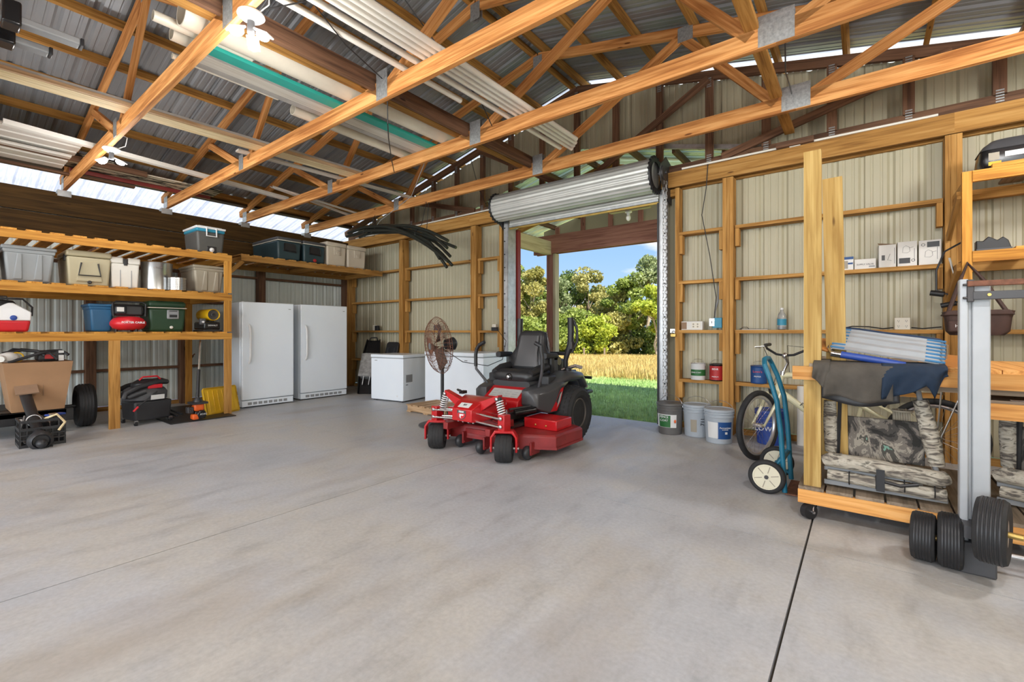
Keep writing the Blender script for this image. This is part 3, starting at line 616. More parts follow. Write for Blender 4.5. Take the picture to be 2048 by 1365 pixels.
for px, d, h, rad, mt, l in ((1050, 41, 3.2, 2.3, 'leaf_mid', 'low green bush under the left trees'), (1105, 42, 3.8, 2.4, 'leaf_mid', 'rounded green bush right of the porch post'), (1150, 42, 4.4, 2.3, 'leaf_mid', 'broad green bush at the treeline centre left'), (1192, 41, 3.8, 2.1, 'leaf_lime', 'bright lime bush at the treeline centre'), (1225, 43, 4.0, 2.3, 'leaf_olive', 'olive bush at the foot of the pale trunks'), (1300, 44, 2.6, 2.2, 'leaf_dark', 'dark low bush behind the bare trunks at right'), (1000, 44, 8, 3.0, 'leaf_mid', 'green tree hidden mostly by the left jamb'), (1380, 43, 5, 2.6, 'leaf_mid', 'green bush out past the right jamb')):
    X, Yy = at(px, d); tree(X, Yy, h, rad, mt, l, 3600, .02)
for k, px in enumerate(range(1000, 1400, 38)): X, Yy = at(px, 58); tree(X, Yy, random.uniform(6.2, 7.8), 3.2, 'leaf_dark', 'dark tree in the second row of the woods', 2600, .02, ls=.25)
for k, (px, l) in enumerate(((1168, 'left grey fence post at the meadow edge'), (1209, 'right grey fence post at the meadow edge'))): X, Yy = at(px, 38); tag(board('fence_post', (X, Yy, gzi(X, Yy) - .1), (X, Yy, gzi(X, Yy) + .75), .11, .11, 'greywood'), l, 'fence post')
# ================================================================== LEFT SIDE
# ---- big slatted storage shelf along the left wall
sh = thing('storage_shelf', 'three-tier slatted wooden storage shelf along the left wall', 'shelf', (-7.3, 1.0, 0))
P = lambda x, y, z: (x + 7.3, y - 1.0, z)
YA, YE = -1.0, 2.765
for zt in (2.305, 1.735, 1.175):
    board('front_rail', P(-7.3, YA, zt - .045), P(-7.3, YE, zt - .045), .038, .09, 'shelf', sh); board('back_rail', P(-8.83, YA, zt - .045), P(-8.83, YE, zt - .045), .038, .09, 'shelf', sh)
    board('end_rail', P(-7.3, YE - .03, zt - .045), P(-8.83, YE - .03, zt - .045), .038, .09, 'shelf', sh)
    y = -.92 + random.uniform(-.02, .02)
    while y < YE - .06: board('slat', P(-7.285, y, zt + .009), P(-8.85, y, zt + .009), .118, .018, 'shelf', sh); y += .1885
for z0, z1 in ((0, 1.085), (1.193, 1.645), (1.753, 2.215)): board('post', P(-7.30, 2.715, z0), P(-7.30, 2.715, z1), .038, .09, 'shelf' if z0 else 'girt', sh, up=(0, 1, 0)); board('post', P(-8.83, 2.70, z0), P(-8.83, 2.70, z1), .038, .09, 'shelf', sh, up=(0, 1, 0))
board('post', P(-7.29, 1.45, 0), P(-7.29, 1.45, 1.085), .038, .105, 'girt', sh, up=(0, 1, 0)); board('post', P(-7.29, -.9, 0), P(-7.29, -.9, 2.215), .038, .105, 'girt', sh, up=(0, 1, 0))
# ---- corner shelf above the upright freezers
cs = thing('corner_shelf', 'high slatted wooden shelf over the two upright freezers', 'shelf', (-7.72, 4.45, 2.31))
P2 = lambda x, y, z: (x + 7.72, y - 4.45, z - 2.31)
board('front_rail', P2(-7.72, 3.06, 2.355), P2(-7.72, 5.70, 2.355), .038, .09, 'girt', cs); board('back_rail', P2(-8.86, 2.80, 2.355), P2(-8.86, 5.70, 2.355), .038, .09, 'girt', cs)
for y in (3.12, 4.4, 5.6): board('joist', P2(-7.74, y, 2.355), P2(-8.86, y, 2.355), .038, .085, 'girt', cs)
y = 3.12
while y < 5.68: board('slat', P2(-7.71, y, 2.409), P2(-8.88, y, 2.409), .12, .018, 'girt', cs); y += .188
board('knee_brace', P2(-7.76, 3.10, 2.31), P2(-7.76, 2.86, 2.06), .038, .06, 'girt', cs)
# ---- storage totes and coolers (front faces +X; origin at bottom centre)
def tote(label, loc, w, d, h, mat, rot=0, ribs_=(-.2, .2), lid=False, cat='tote'):
    t = thing('storage_tote', label, cat, loc, rot); k = .08 * min(w, d)
    part('body', MB().taper(-d / 2, d / 2, -w / 2, w / 2, .004, h * .84, k, k), mat, t, bevel=.025, seg=3)
    part('rim', MB().taper(-d / 2 - .008, d / 2 + .008, -w / 2 - .008, w / 2 + .008, h * .80, h * .9, .006, .006), mat, t, bevel=.008)
    part('lid' if lid else 'lip', MB().box(-d / 2 - .018, d / 2 + .018, -w / 2 - .018, w / 2 + .018, h * .9, h), mat, t, bevel=.012)
    m = MB()
    for q in ribs_:
        yy = q * w; m.add([(d / 2 - k + .001, yy - .05, .03), (d / 2 - k + .001, yy + .03, .03), (d / 2 + .002, yy + .02, h * .78), (d / 2 + .002, yy - .02, h * .78), (d / 2 - k + .016, yy - .04, .03), (d / 2 - k + .016, yy + .02, .03), (d / 2 + .012, yy + .015, h * .78), (d / 2 + .012, yy - .015, h * .78)], [(4, 5, 6, 7), (0, 4, 7, 3), (1, 2, 6, 5), (0, 1, 5, 4), (3, 7, 6, 2)])
    part('rib', m, mat, t, bevel=.004); return t
tote('large grey tote with a flared rim on the middle shelf', (-7.68, .745, 1.753), .40, .54, .40, 'totegrey')
tote('grey tote cut off by the left edge on the middle shelf', (-7.68, .29, 1.753), .40, .54, .34, 'totegrey')
tote('taupe lidded tote at the right end of the middle shelf', (-7.70, 2.52, 1.753), .375, .58, .385, 'taupe', ribs_=(-.12, .26), lid=True)
tote('blue plastic tote behind the red air compressor', (-7.85, 1.40, 1.193), .23, .42, .355, 'bluetote', ribs_=())
t = thing('hard_cooler', 'tan hard cooler with black rope handle on the middle shelf', 'cooler', (-7.72, 1.245, 1.753))
w, d, h = .40, .62, .415
part('body', MB().taper(-d / 2, d / 2, -w / 2, w / 2, 0, h * .82, .02, .02), 'tan', t, bevel=.02, seg=3); part('lid', MB().box(-d / 2 - .006, d / 2 + .006, -w / 2 - .006, w / 2 + .006, h * .83, h), 'tan', t, bevel=.02, seg=3)
m = MB().prism([(-.115, .05), (.115, .05), (.085, .29), (-.085, .29)], 'x', d / 2 - .028, d / 2 + .001); part('handle_recess', m, 'tan', t, bevel=.004)
hd = part('handle', MB().tube([(d / 2 + .012, -.075, .27), (d / 2 + .014, -.10, .12), (d / 2 + .014, .10, .12), (d / 2 + .012, .075, .27)], .008, 8), 'black', t)
part('drain_plug', MB().lathe([(.02, 0), (.02, .012), (.012, .02)], 16, (d / 2 - .008, 0, .04), 'x'), 'black', t)
for s in (-1, 1): part('latch', MB().box(d / 2 - .16, d / 2 - .10, s * (w / 2) - .012, s * (w / 2) + .012, h * .7, h * .9), 'black', t, bevel=.004)
t = thing('hard_cooler', 'small white hard cooler with a black strap latch', 'cooler', (-7.66, 1.59, 1.753)); w, d, h = .285, .44, .385
part('body', MB().taper(-d / 2, d / 2, -w / 2, w / 2, 0, h * .80, .015, .012), 'offwhite', t, bevel=.018, seg=3)
for s in (-1, 1): part('lid', MB().box(-d / 2 - .006, d / 2 + .010, s * .022 if s > 0 else -w / 2 - .008, w / 2 + .008 if s > 0 else -.022, h * .79, h), 'offwhite', t, bevel=.014)
part('strap_latch', MB().box(d / 2 - .02, d / 2 + .014, -.018, .018, h * .74, h * .96), 'black', t, bevel=.005); part('lid_core', MB().box(-d / 2, d / 2 - .02, -.03, .03, h * .8, h * .97), 'offwhite', t)
for y in (-.05, .06): part('groove', MB().box(d / 2 - .016, d / 2 - .004, y - .004, y + .004, .01, h * .74), 'grey', t)
t = thing('stock_pot', 'big stainless steel stock pot on the middle shelf', 'pot', (-7.60, 1.955, 1.753))
part('pot', MB().lathe([(.16, 0), (.172, .01), (.172, .36), (.178, .37), (.170, .372), (.166, .362), (.166, .012), (.0, .012)], 40), 'steel', t); hd = part('handle', MB().tube([(.17, -.045, .29), (.20, -.045, .29), (.205, -.03, .29), (.205, .03, .29), (.20, .045, .29), (.17, .045, .29)], .006, 8, M=Matrix.Rotation(R(-10), 4, 'Z')), 'chrome', t)
t = thing('steamer_basket', 'small perforated steel basket in front of the stock pot', 'basket', (-7.395, 2.125, 1.753))
part('wall', MB().lathe([(.10, 0), (.104, .005), (.104, .17), (.108, .175), (.100, .172), (.099, .006), (0, .006)], 36), 'steel', t)
m = MB()
for i in range(30):
    for j in range(6): a = 2 * PI * i / 30; m.cyl((.1035 * math.cos(a), .1035 * math.sin(a), .03 + j * .022), (.1052 * math.cos(a), .1052 * math.sin(a), .03 + j * .022), .0048, n=6)
o = part('perforation', m, 'darkgrey', t)
t = thing('picnic_cooler', 'grey cooler with blue band and white lid on the top shelf', 'cooler', (-7.68, 2.545, 2.323)); w, d, h = .36, .52, .385
part('body', MB().taper(-d / 2, d / 2, -w / 2, w / 2, 0, h * .80, .02, .02), 'coolgrey', t, bevel=.03, seg=3); part('band', MB().box(-d / 2 - .004, d / 2 + .004, -w / 2 - .004, w / 2 + .004, h * .78, h * .9), 'coolblue', t, bevel=.02); part('lid', MB().taper(-d / 2 - .012, d / 2 + .012, -w / 2 - .012, w / 2 + .012, h * .89, h * .97, .004, .004).box(-d / 2 + .03, d / 2 - .02, -w / 2 + .03, w / 2 - .03, h * .96, h), 'white', t, bevel=.012)
part('handle', MB().tube([(d / 2 + .016, -.062, h * .93), (d / 2 + .022, -.062, h * .62), (d / 2 + .022, .062, h * .62), (d / 2 + .016, .062, h * .93)], .010, 8), 'white', t); part('spigot', MB().lathe([(.03, 0), (.03, .012), (.012, .018), (.010, .03)], 16, (d / 2 - .012, .01, .05), 'x'), 'white', t); part('spigot_recess', MB().box(d / 2 - .02, d / 2 - .008, -.05, .07, .0, .10), 'black', t, bevel=.006)
# shelf three
t = thing('tent_top_cooler', 'red and white cooler with a peaked lid at the left of the third shelf', 'cooler', (-7.52, .60, 1.193)); 
part('base', MB().taper(-.12, .12, -.155, .155, 0, .13, .02, .02), 'redplastic', t, bevel=.025, seg=3); part('shell', MB().prism([(-.155, .125), (.155, .125), (.158, .22), (.02, .32), (-.02, .32), (-.158, .22)], 'x', -.125, .125), 'white', t, bevel=.012, seg=3); part('button', MB().lathe([(.028, 0), (.028, .006), (.02, .01)], 20, (.124, .02, .155), 'x'), 'blue', t); part('handle', MB().tube([(0, -.17, .18), (0, -.175, .28), (0, -.10, .37), (0, .10, .37), (0, .175, .28), (0, .17, .18)], .010, 8), 'black', t)
t = thing('black_case', 'rounded black case behind the red and white cooler', 'case', (-7.85, .55, 1.193)); part('shell', MB().prism([(-.20, 0), (.19, 0), (.20, .20), (.10, .36), (-.10, .38), (-.22, .25)], 'x', -.10, .10), 'black', t, bevel=.02, seg=3); part('handle', MB().tube([(.02, -.06, .37), (.02, -.05, .41), (.02, .05, .41), (.02, .06, .37)], .008, 8), 'darkgrey', t)
t = thing('air_compressor', 'red pancake air compressor with a black motor on the third shelf', 'air compressor', (-7.50, 1.63, 1.193))
part('tank', MB().lathe([(.02, .018), (.10, .022), (.155, .045), (.182, .085), (.185, .105), (.180, .13), (.150, .172), (.10, .195), (.02, .20)], 36), 'redplastic', t, angle=60); part('motor', MB().box(-.10, .09, -.13, .13, .21, .34).cyl((-.02, -.16, .28), (-.02, .16, .28), .075), 'darkplastic', t, bevel=.02); part('shroud', MB().box(.02, .13, -.155, -.04, .22, .33), 'black', t, bevel=.02); part('gauge_label', MB().box(.129, .132, -.14, -.07, .255, .31), 'paper', t)
part('handle', MB().tube([(.06, -.16, .20), (.06, -.165, .36), (.04, -.13, .385), (.04, .13, .385), (.06, .165, .36), (.06, .16, .20)], .010, 8), 'black', t); text('lettering', 'PORTER CABLE', .034, frame((.1865, .01, .118), (0, 1, 0), (-.12, 0, 1)), 'white', t, bold=.0008)
for a in (30, 150, 270): part('foot', MB().cyl((.12 * math.cos(R(a)), .12 * math.sin(R(a)), 0), (.12 * math.cos(R(a)), .12 * math.sin(R(a)), .035), .016), 'black', t)
t = thing('steel_belt_cooler', 'dark green cooler with a cream seam on the third shelf', 'cooler', (-7.66, 2.035, 1.193)); w, d, h = .42, .46, .415
part('body', MB().taper(-d / 2, d / 2, -w / 2, w / 2, 0, h * .76, .02, .02), 'coolgreen', t, bevel=.035, seg=4); part('seam', MB().box(-d / 2 - .006, d / 2 + .006, -w / 2 - .006, w / 2 + .006, h * .76, h * .79), 'cream', t, bevel=.006); part('lid', MB().taper(-d / 2, d / 2, -w / 2, w / 2, h * .79, h, -.004, -.004), 'coolgreen', t, bevel=.04, seg=4)
hp = part('handle_plate', MB().box(d / 2 - .018, d / 2 + .010, -.012, .125, h * .42, h * .72), 'grey', t, bevel=.012); part('handle_slot', MB().box(d / 2 + .008, d / 2 + .014, .012, .10, h * .47, h * .56), 'black', hp, bevel=.004); part('handle_slot', MB().box(d / 2 + .008, d / 2 + .013, .012, .10, h * .66, h * .69), 'darkgrey', hp); part('spigot', MB().lathe([(.02, 0), (.02, .01), (.012, .018)], 16, (d / 2 - .014, .04, .06), 'x'), 'offwhite', t)
t = thing('torpedo_heater', 'yellow torpedo heater on a black tank at the shelf end', 'heater', (-7.48, 2.545, 1.193))
part('barrel', MB().lathe([(.085, -.36), (.085, .06), (.078, .075), (.074, .07), (.074, -.35)], 30, (0, .03, .245), 'x'), 'yellow', t); part('nozzle', MB().lathe([(.074, .03), (.03, -.01), (.028, .05), (.018, .055), (.018, 0)], 24, (0, .03, .245), 'x'), 'darkgrey', t); part('tank', MB().box(-.34, .06, -.09, .12, .03, .14), 'blackgloss', t, bevel=.02, seg=3); part('stand', MB().box(-.2, -.0, -.0, .06, .13, .18).tube([(-.3, -.1, .012), (.08, -.1, .012), (.08, .13, .012), (-.3, .13, .012)], .012, 8), 'black', t); part('controls', MB().box(-.02, .05, -.13, -.06, .10, .19), 'darkgrey', t, bevel=.01); text('lettering', 'DEWALT', .03, frame((.0625, .02, .09), (0, 1, 0), (0, 0, 1)), 'white', t); part('knob', MB().cyl((.05, -.10, .14), (.07, -.10, .14), .014), 'white', t)
# ---- trailer with the cardboard bin
t = thing('utility_trailer', 'small black utility trailer under the left shelf with one wheel showing', 'trailer', (-7.8, .72, 0))
part('frame', MB().box(-.75, .30, -.62, .34, .22, .28).box(.22, .30, -.62, .40, .14, .28).cyl((-.02, -.6, .265), (-.02, .47, .265), .022), 'black', t, bevel=.006)
for yy in (.545,):
    wh = part('tire', MB().lathe([(.15, -.06), (.20, -.085), (.245, -.08), (.264, -.05), (.265, .05), (.245, .08), (.20, .085), (.15, .06)], 36, (-.02, yy, .266), 'y'), 'blackrub', t, angle=25)
    m = MB()
    for q in (-.045, -.015, .015, .045): m.torus((-.02, yy + q, .266), .2655, .004, 'y', 36, 5)
    part('tread_rib', m, 'black', wh); part('rim', MB().lathe([(.155, -.055), (.15, -.06), (.11, -.04), (.05, -.03), (.02, -.03), (.02, .05), (.15, .055)], 28, (-.02, yy, .266), 'y'), 'white', wh)
part('tongue', MB().tube([(.20, .0, .52), (.42, .0, .44), (.72, .015, .28), (1.05, .03, .12)], [.05, .05, .048, .045], 14), 'black', t)
part('coupler', MB().lathe([(.085, -.02), (.10, 0), (.095, .05), (.07, .08), (.06, .05)], 20, (1.08, .03, .075), 'x').ell((1.17, .03, .055), .06, .045, .045), 'darkplastic', t); part('safety_chain', MB().tube([(.75, -.05, .30), (.85, -.09, .16), (.98, -.07, .05), (1.1, .09, .02), (1.16, .12, .012)], .008, 6).tube([(.7, .05, .3), (.85, .13, .22), (1.0, .12, .12), (1.08, .1, .03)], .008, 6), 'steel', t); part('tie_wrap', MB().torus((.78, .015, .245), .056, .006, 'x', 20, 6).box(.76, .79, -.09, -.07, .12, .27).box(.92, .94, -.06, -.045, .10, .16), 'white', t); part('flap', MB().add([(.26, -.09, .60), (.26, .09, .61), (.42, .095, .50), (.42, -.085, .49), (.26, -.09, .612), (.26, .09, .622), (.425, .095, .512), (.425, -.085, .502)], [(0, 1, 2, 3), (4, 7, 6, 5), (0, 4, 5, 1), (2, 6, 7, 3), (1, 5, 6, 2), (0, 3, 7, 4)]), 'brownflap', t)
t = thing('cardboard_bin', 'large plain cardboard box resting on the trailer', 'cardboard box', (-7.82, .83, .285)); 
m = MB(); a, b_, zz = .32, .285, .565
for s in (0, 1): pass
part('box', MB().taper(-.33, .34, -.285, .28, 0, .56, .04, .07), 'cardboard', t); part('crease', MB().box(.331, .3425, .03, .033, .15, .55, Matrix.Rotation(R(-4), 4, 'Y')), 'brownflap', t); part('shipping_label', MB().box(-.12, .06, -.284, -.281, .33, .46, Matrix.Rotation(R(-7), 4, 'X') @ Matrix.Translation((0, .03, 0))), 'whitelabel', t)
t = thing('tool_bag', 'black tool bag with white tags lying on the cardboard box', 'bag', (-7.70, .92, .848)); part('bag', MB().box(-.12, .14, -.10, .13, 0, .125), 'black', t, bevel=.03, seg=3); part('strap', MB().tube([(.16, -.33, .0), (.17, -.18, .06), (.16, -.02, .12), (.10, .10, .125), (.15, .16, .07)], .016, 8).tube([(.0, -.4, .05), (.05, -.28, .15), (.08, -.15, .13), (.15, .0, .10), (.16, .06, .02)], .012, 8), 'darkplastic', t)
for z in (.02, .095): part('white_tag', MB().box(.138, .143, .075, .12, z - .015 if z < .05 else z, z + .05 if z < .05 else z + .028), 'whitelabel', t)
part('print', MB().box(.139, .142, -.04, .04, .03, .08), 'redlabel', t)
t = thing('respirator', 'pale respirator mask with yellow straps on the cardboard box', 'mask', (-7.58, .60, .848)); part('shell', MB().ell((0, 0, .06), .06, .085, .06), 'paper', t); part('strap', MB().torus((.02, .06, .06), .05, .008, 'x', 20, 6), 'yellow', t); part('filter', MB().cyl((.04, -.05, .05), (.08, -.07, .045), .035), 'offwhite', t); part('hose', MB().tube([(.0, -.05, .10), (-.02, .1, .14), (0, .22, .12), (.02, .28, .07)], .02, 10), 'darkplastic', t)
t = thing('milk_crate', 'black plastic milk crate on the floor behind the trailer tongue', 'crate', (-6.96, .78, 0)); m = MB()
for s in (-1, 1):
    for z0, z1 in ((0, .03), (.07, .085), (.12, .135), (.17, .20), (.255, .28)):
        m.box(-.165, .165, s * .165 - .008, s * .165 + .008, z0, z1); m.box(s * .165 - .008, s * .165 + .008, -.165, .165, z0, z1)
    for k in range(8):
        q = -.165 + k * .047; top = .2 if 1 < k < 6 else .28; m.box(q - .006, q + .006, s * .165 - .006, s * .165 + .006, 0, top); m.box(s * .165 - .006, s * .165 + .006, q - .006, q + .006, 0, top)
part('lattice', m, 'darkplastic', t); part('panel', MB().box(-.16, .16, -.16, .16, .002, .012).box(-.158, -.153, -.158, .158, .01, .2).box(-.158, .158, .153, .158, .01, .2).box(.150, .155, -.158, .158, .09, .17), 'black', t)
t = thing('tie_down_strap', 'blue handled tie-down strap heaped on the milk crate', 'strap', (-6.93, .86, .29)); part('handle', MB().box(-.03, .05, -.05, .10, 0, .02, Matrix.Rotation(R(25), 4, 'Z')), 'blue', t, bevel=.006); part('webbing', MB().tube([(.1, -.06, -.01), (.16, .02, .03), (.17, .08, -.06), (.178, .03, -.14)], .012, 6), 'palewood', t); part('buckle', MB().box(.02, .10, -.03, .03, .015, .03), 'steel', t)
# ---- wet/dry vacuum, string trimmer, mat, yellow lid
t = thing('shop_vacuum', 'black wheeled shop vacuum with coiled hose under the shelf', 'vacuum', (-7.50, 1.83, 0), R(8))
part('base', MB().taper(-.20, .20, -.22, .20, .05, .30, .015, .015), 'darkplastic', t, bevel=.025, seg=3); part('drum', MB().lathe([(.20, .29), (.235, .31), (.24, .40), (.215, .44), (.17, .47)], 28, (-.03, -.02, 0)), 'darkgrey', t); part('head', MB().lathe([(.17, .46), (.16, .52), (.10, .56), (.02, .57)], 24, (-.03, 0, 0)), 'black', t); part('hose', MB().tube([(.17, -.32, .36), (.17, -.30, .42), (.15, -.16, .48), (.14, .06, .535), (.08, .18, .52), (-.10, .20, .53), (-.22, .05, .52), (-.22, -.15, .47), (-.1, -.30, .43), (.10, -.33, .40), (.17, -.26, .37), (.2, -.1, .43)], .032, 10), 'darkplastic', t)
part('handle', MB().tube([(.02, -.10, .56), (.02, -.06, .60), (.02, .10, .60), (.02, .14, .55)], .012, 8).box(.09, .17, -.06, .10, .455, .505), 'redplastic', t, bevel=.008); part('label', MB().box(.203, .207, -.06, .09, .34, .40, Matrix.Rotation(R(6), 4, 'Y')), 'whitelabel', t); part('cord', MB().tube([(.215, .02, .42), (.23, -.10, .32), (.225, -.20, .24)], .007, 6), 'black', t); part('plug', MB().cyl((.228, -.19, .245), (.228, -.24, .19), .012), 'redplastic', t)
for xx, yy in ((.19, -.20), (.19, .18), (-.17, -.2), (-.17, .18)): c = part('caster', MB().cyl((xx, yy - .014, .027), (xx, yy + .014, .027), .027), 'black', t); part('fork', MB().box(xx - .012, xx + .012, yy - .02, yy + .02, .03, .065), 'steel', c)
tag(part('rubber_mat', MB().box(-8.6, -7.02, 1.95, 2.72, 0, .012), 'black', bevel=.003), 'black rubber mat on the floor under the string trimmer', 'mat')
t = thing('string_trimmer', 'orange string trimmer standing engine down under the shelf', 'string trimmer', (-7.06, 2.27, .013))
part('engine_cover', MB().box(-.085, .05, -.06, .06, .12, .225), 'orange', t, bevel=.025, seg=3); part('starter', MB().lathe([(.055, 0), (.06, .02), (.05, .045)], 20, (.03, .02, .075), 'x').box(-.05, .05, -.05, .07, .02, .12), 'blackgloss', t, bevel=.01); part('fuel_tank', MB().box(-.04, .07, -.085, -.01, .012, .085), 'orange', t, bevel=.02, seg=3); part('clutch', MB().lathe([(.055, .22), (.05, .26), (.022, .30)], 20, (-.02, 0, 0)).box(-.12, .08, -.09, .09, .215, .24), 'darkplastic', t)
sf = part('shaft', MB().tube([(-.03, 0, .29), (-.20, .075, .78), (-.30, .12, 1.06)], .0125, 10), 'chrome', t); part('grip', MB().tube([(-.032, .0, .30), (-.155, .055, .66)], .02, 12), 'black', sf); part('throttle_cable', MB().tube([(-.05, -.05, .2), (.03, -.12, .18), (.05, -.10, .12)], .006, 6), 'black', t); part('carburettor', MB().box(-.06, .03, -.13, -.06, .10, .18), 'darksteel', t, bevel=.008); text('lettering', 'ECHO', .03, frame((.082, .035, .08), (0, 1, 0), (0, 0, 1)), 'white', t)
t = thing('pole_bundle', 'bundle of grey poles lying on the mat behind the trimmer', 'poles', (-7.6, 2.12, .012)); 
for k in range(3): part('pole', MB().tube([(.25, -.05 + .05 * k, .02 + .02 * k), (-.45, -.28 + .06 * k, .12 + .03 * k)], .014, 8), 'darkplastic', t)
t = thing('tote_lid', 'yellow plastic tote lid leaning beside the first upright freezer', 'lid', (-7.40, 2.72, .0), (0, R(-14), R(16)))
q = rrect(-.27, .24, 0, .40, .03); part('panel', MB().prism(q, 'x', -.012, .0), 'yellow', t, bevel=.003); m = MB()
for z in (.0, .372): m.box(-.035, .0, -.25, .22, z, z + .028)
for y in (-.268, .212): m.box(-.035, .0, y, y + .028, .02, .38)
for k in range(6): m.box(-.002, .006, -.21 + k * .07, -.20 + k * .07, .05, .35)
part('rim', m, 'yellow', t, bevel=.006); part('notch', MB().box(-.036, .002, .232, .242, .08, .13).box(-.036, .002, .232, .242, .24, .29), 'brownflap', t)
t = thing('jumper_cable', 'rusty hook and cable hanging on the left wall post', 'hook', (-8.90, 2.72, .78)); part('cable', MB().tube([(0, 0, .28), (.01, -.03, .18), (.0, .0, .05), (.01, .04, .0), (.0, .09, .04)], .010, 6), 'rust', t); part('hook', MB().torus((0, .02, .02), .05, .010, 'x', 16, 6, PI, 2 * PI), 'darksteel', t)
# ---- upright freezers
def upright(label, loc, w, d, h, hy, group='white upright freezers'):
    t = thing('upright_freezer', label, 'freezer', loc, 0, group)
    part('cabinet', MB().box(-d, -.075, -w / 2, w / 2, .02, h), 'appliance', t, bevel=.012); part('door', MB().box(-.068, 0, -w / 2, w / 2, .125, h), 'appliance', t, bevel=.014, seg=3); part('gasket', MB().box(-.076, -.067, -w / 2 + .01, w / 2 - .01, .13, h - .01), 'grey', t)
    z0, z1 = .70, 1.30; part('handle', MB().tube([(-.01, hy, z1), (.022, hy, z1 - .03), (.034, hy + .005, z1 - .10), (.034, hy + .005, z0 + .10), (.022, hy, z0 + .03), (-.01, hy, z0)], [.018, .019, .019, .019, .019, .018], 12), 'white', t)
    g = part('kick_grille', MB().box(-.06, -.012, -w / 2 + .005, w / 2 - .005, .02, .115), 'appliance', t, bevel=.006); m = MB()
    for k in range(8): y = -w / 2 + .09 + k * (w - .18) / 8; m.box(-.0125, -.009, y, y + (w - .18) / 8 - .02, .045, .085)
    part('slot', m, 'grey', g, bevel=.002); part('badge', MB().box(-.001, .001, w / 2 - .09, w / 2 - .05, h - .10, h - .09), 'grey', t)
    for s in (-1, 1): part('foot', MB().cyl((-.1, s * (w / 2 - .08), 0), (-.1, s * (w / 2 - .08), .025), .02), 'darkgrey', t)
upright('white upright freezer next to the shelf, left of the pair', (-7.585, 3.425, 0), .81, .72, 1.66, -.30)
upright('white upright freezer in the corner, right of the pair', (-7.68, 4.445, 0), .89, .74, 1.665, -.36)
# ---- coolers on the corner shelf
def marine(label, loc, w, d, h, body, lid, seam, plug=None, style=0):
    t = thing('marine_cooler', label, 'cooler', loc)
    part('body', MB().taper(-d, 0, -w / 2, w / 2, 0, h * .84, .012, .012), body, t, bevel=.03, seg=3); part('lid', MB().box(-d - .006, .006, -w / 2 - .004, w / 2 + .004, h * .865, h), lid, t, bevel=.02, seg=3); part('seam', MB().box(-d - .002, .003, -w / 2, w / 2, h * .838, h * .868), seam, t, bevel=.004)
    if style == 0:
        r = part('handle_recess', MB().prism([(-.11, h * .38), (.12, h * .34), (.085, h * .74), (-.085, h * .76)], 'x', -.005, .006), 'black', t, bevel=.012, seg=3); part('handle', MB().tube([(.006, -.09, h * .72), (.016, -.10, h * .42), (.016, .10, h * .40), (.006, .09, h * .70)], .009, 8), 'blackgloss', r)
    else:
        r = part('handle_frame', MB().box(-.004, .010, -.06, .075, h * .46, h * .80), body, t, bevel=.006); part('handle', MB().box(.008, .022, -.04, .055, h * .62, h * .66).box(.008, .018, -.02, .04, h * .50, h * .58), body, r, bevel=.006)
    if plug: part('drain_plug', MB().lathe([(.03, 0), (.03, .015), (.018, .022)], 14, (-.005, .0, .05), 'x'), plug, t)
marine('long dark teal cooler, leftmost on the high corner shelf', (-7.78, 3.855, 2.418), .41, .95, .385, 'coolteal', 'darkgrey', 'cream')
marine('dark teal cooler with a red plug beside the long one', (-7.78, 4.305, 2.418), .41, .72, .385, 'coolteal', 'darkgrey', 'cream', 'redlabel')
marine('beige cooler, left one of the beige pair on the corner shelf', (-7.78, 4.74, 2.418), .40, .70, .44, 'beige', 'beige', 'cream', style=1)
marine('beige cooler, rightmost on the corner shelf', (-7.78, 5.165, 2.418), .41, .70, .43, 'beige', 'beige', 'cream', style=1)
# ---- chest freezers, pallet, sled, fan
t = thing('chest_freezer', 'small white chest freezer with a grey vent on its side', 'freezer', (-6.51, 5.16, 0), .15); 
part('body', MB().box(-.37, .37, -.29, .29, .02, .735), 'appliance', t, bevel=.01); part('lid', MB().box(-.375, .375, -.30, .29, .745, .80), 'appliance', t, bevel=.014, seg=3); part('gasket', MB().box(-.365, .365, -.285, .285, .733, .747), 'grey', t); part('vent', MB().box(.368, .374, -.22, -.06, .33, .46), 'grey', t, bevel=.003); part('control', MB().box(.369, .373, -.22, -.17, .285, .297), 'darkgrey', t); part('drain', MB().cyl((.24, -.292, .10), (.24, -.286, .10), .014), 'white', t); part('badge', MB().box(-.28, -.22, -.292, -.289, .69, .70), 'grey', t)
for s in (-1, 1): part('foot', MB().box(s * .3 - .03, s * .3 + .03, -.27, .27, 0, .022), 'darkgrey', t)
t = thing('chest_freezer', 'long white chest freezer behind the pedestal fan', 'freezer', (-5.03, 5.38, 0)); part('body', MB().box(-.70, .58, -.30, .26, .02, .80), 'appliance', t, bevel=.01); part('lid', MB().box(-.705, .585, -.31, .26, .812, .872), 'appliance', t, bevel=.014, seg=3); part('gasket', MB().box(-.69, .57, -.295, .255, .798, .814), 'grey', t)
for s in (-1, 1): part('foot', MB().box(s * .45 - .03, s * .45 + .03, -.28, .24, 0, .022), 'darkgrey', t)
part('badge', MB().box(.2, .26, -.303, -.299, .74, .755), 'grey', t)
t = thing('pallet', 'small wooden pallet on the floor in front of the long freezer', 'pallet', (-4.95, 4.70, 0), R(-3))
for y in (-.27, 0, .27): board('stringer', (-.42, y, .055), (.42, y, .055), .038, .075, 'pallet', t)
for k in range(6): board('deck_board', (-.42 + .155 * k + .03, -.29, .102), (-.42 + .155 * k + .03, .29, .102), .12, .016, 'pallet', t)
for k in (0, 2.5, 5): board('bottom_board', (-.42 + .155 * k + .03, -.29, .009), (-.42 + .155 * k + .03, .29, .009), .10, .016, 'pallet', t)
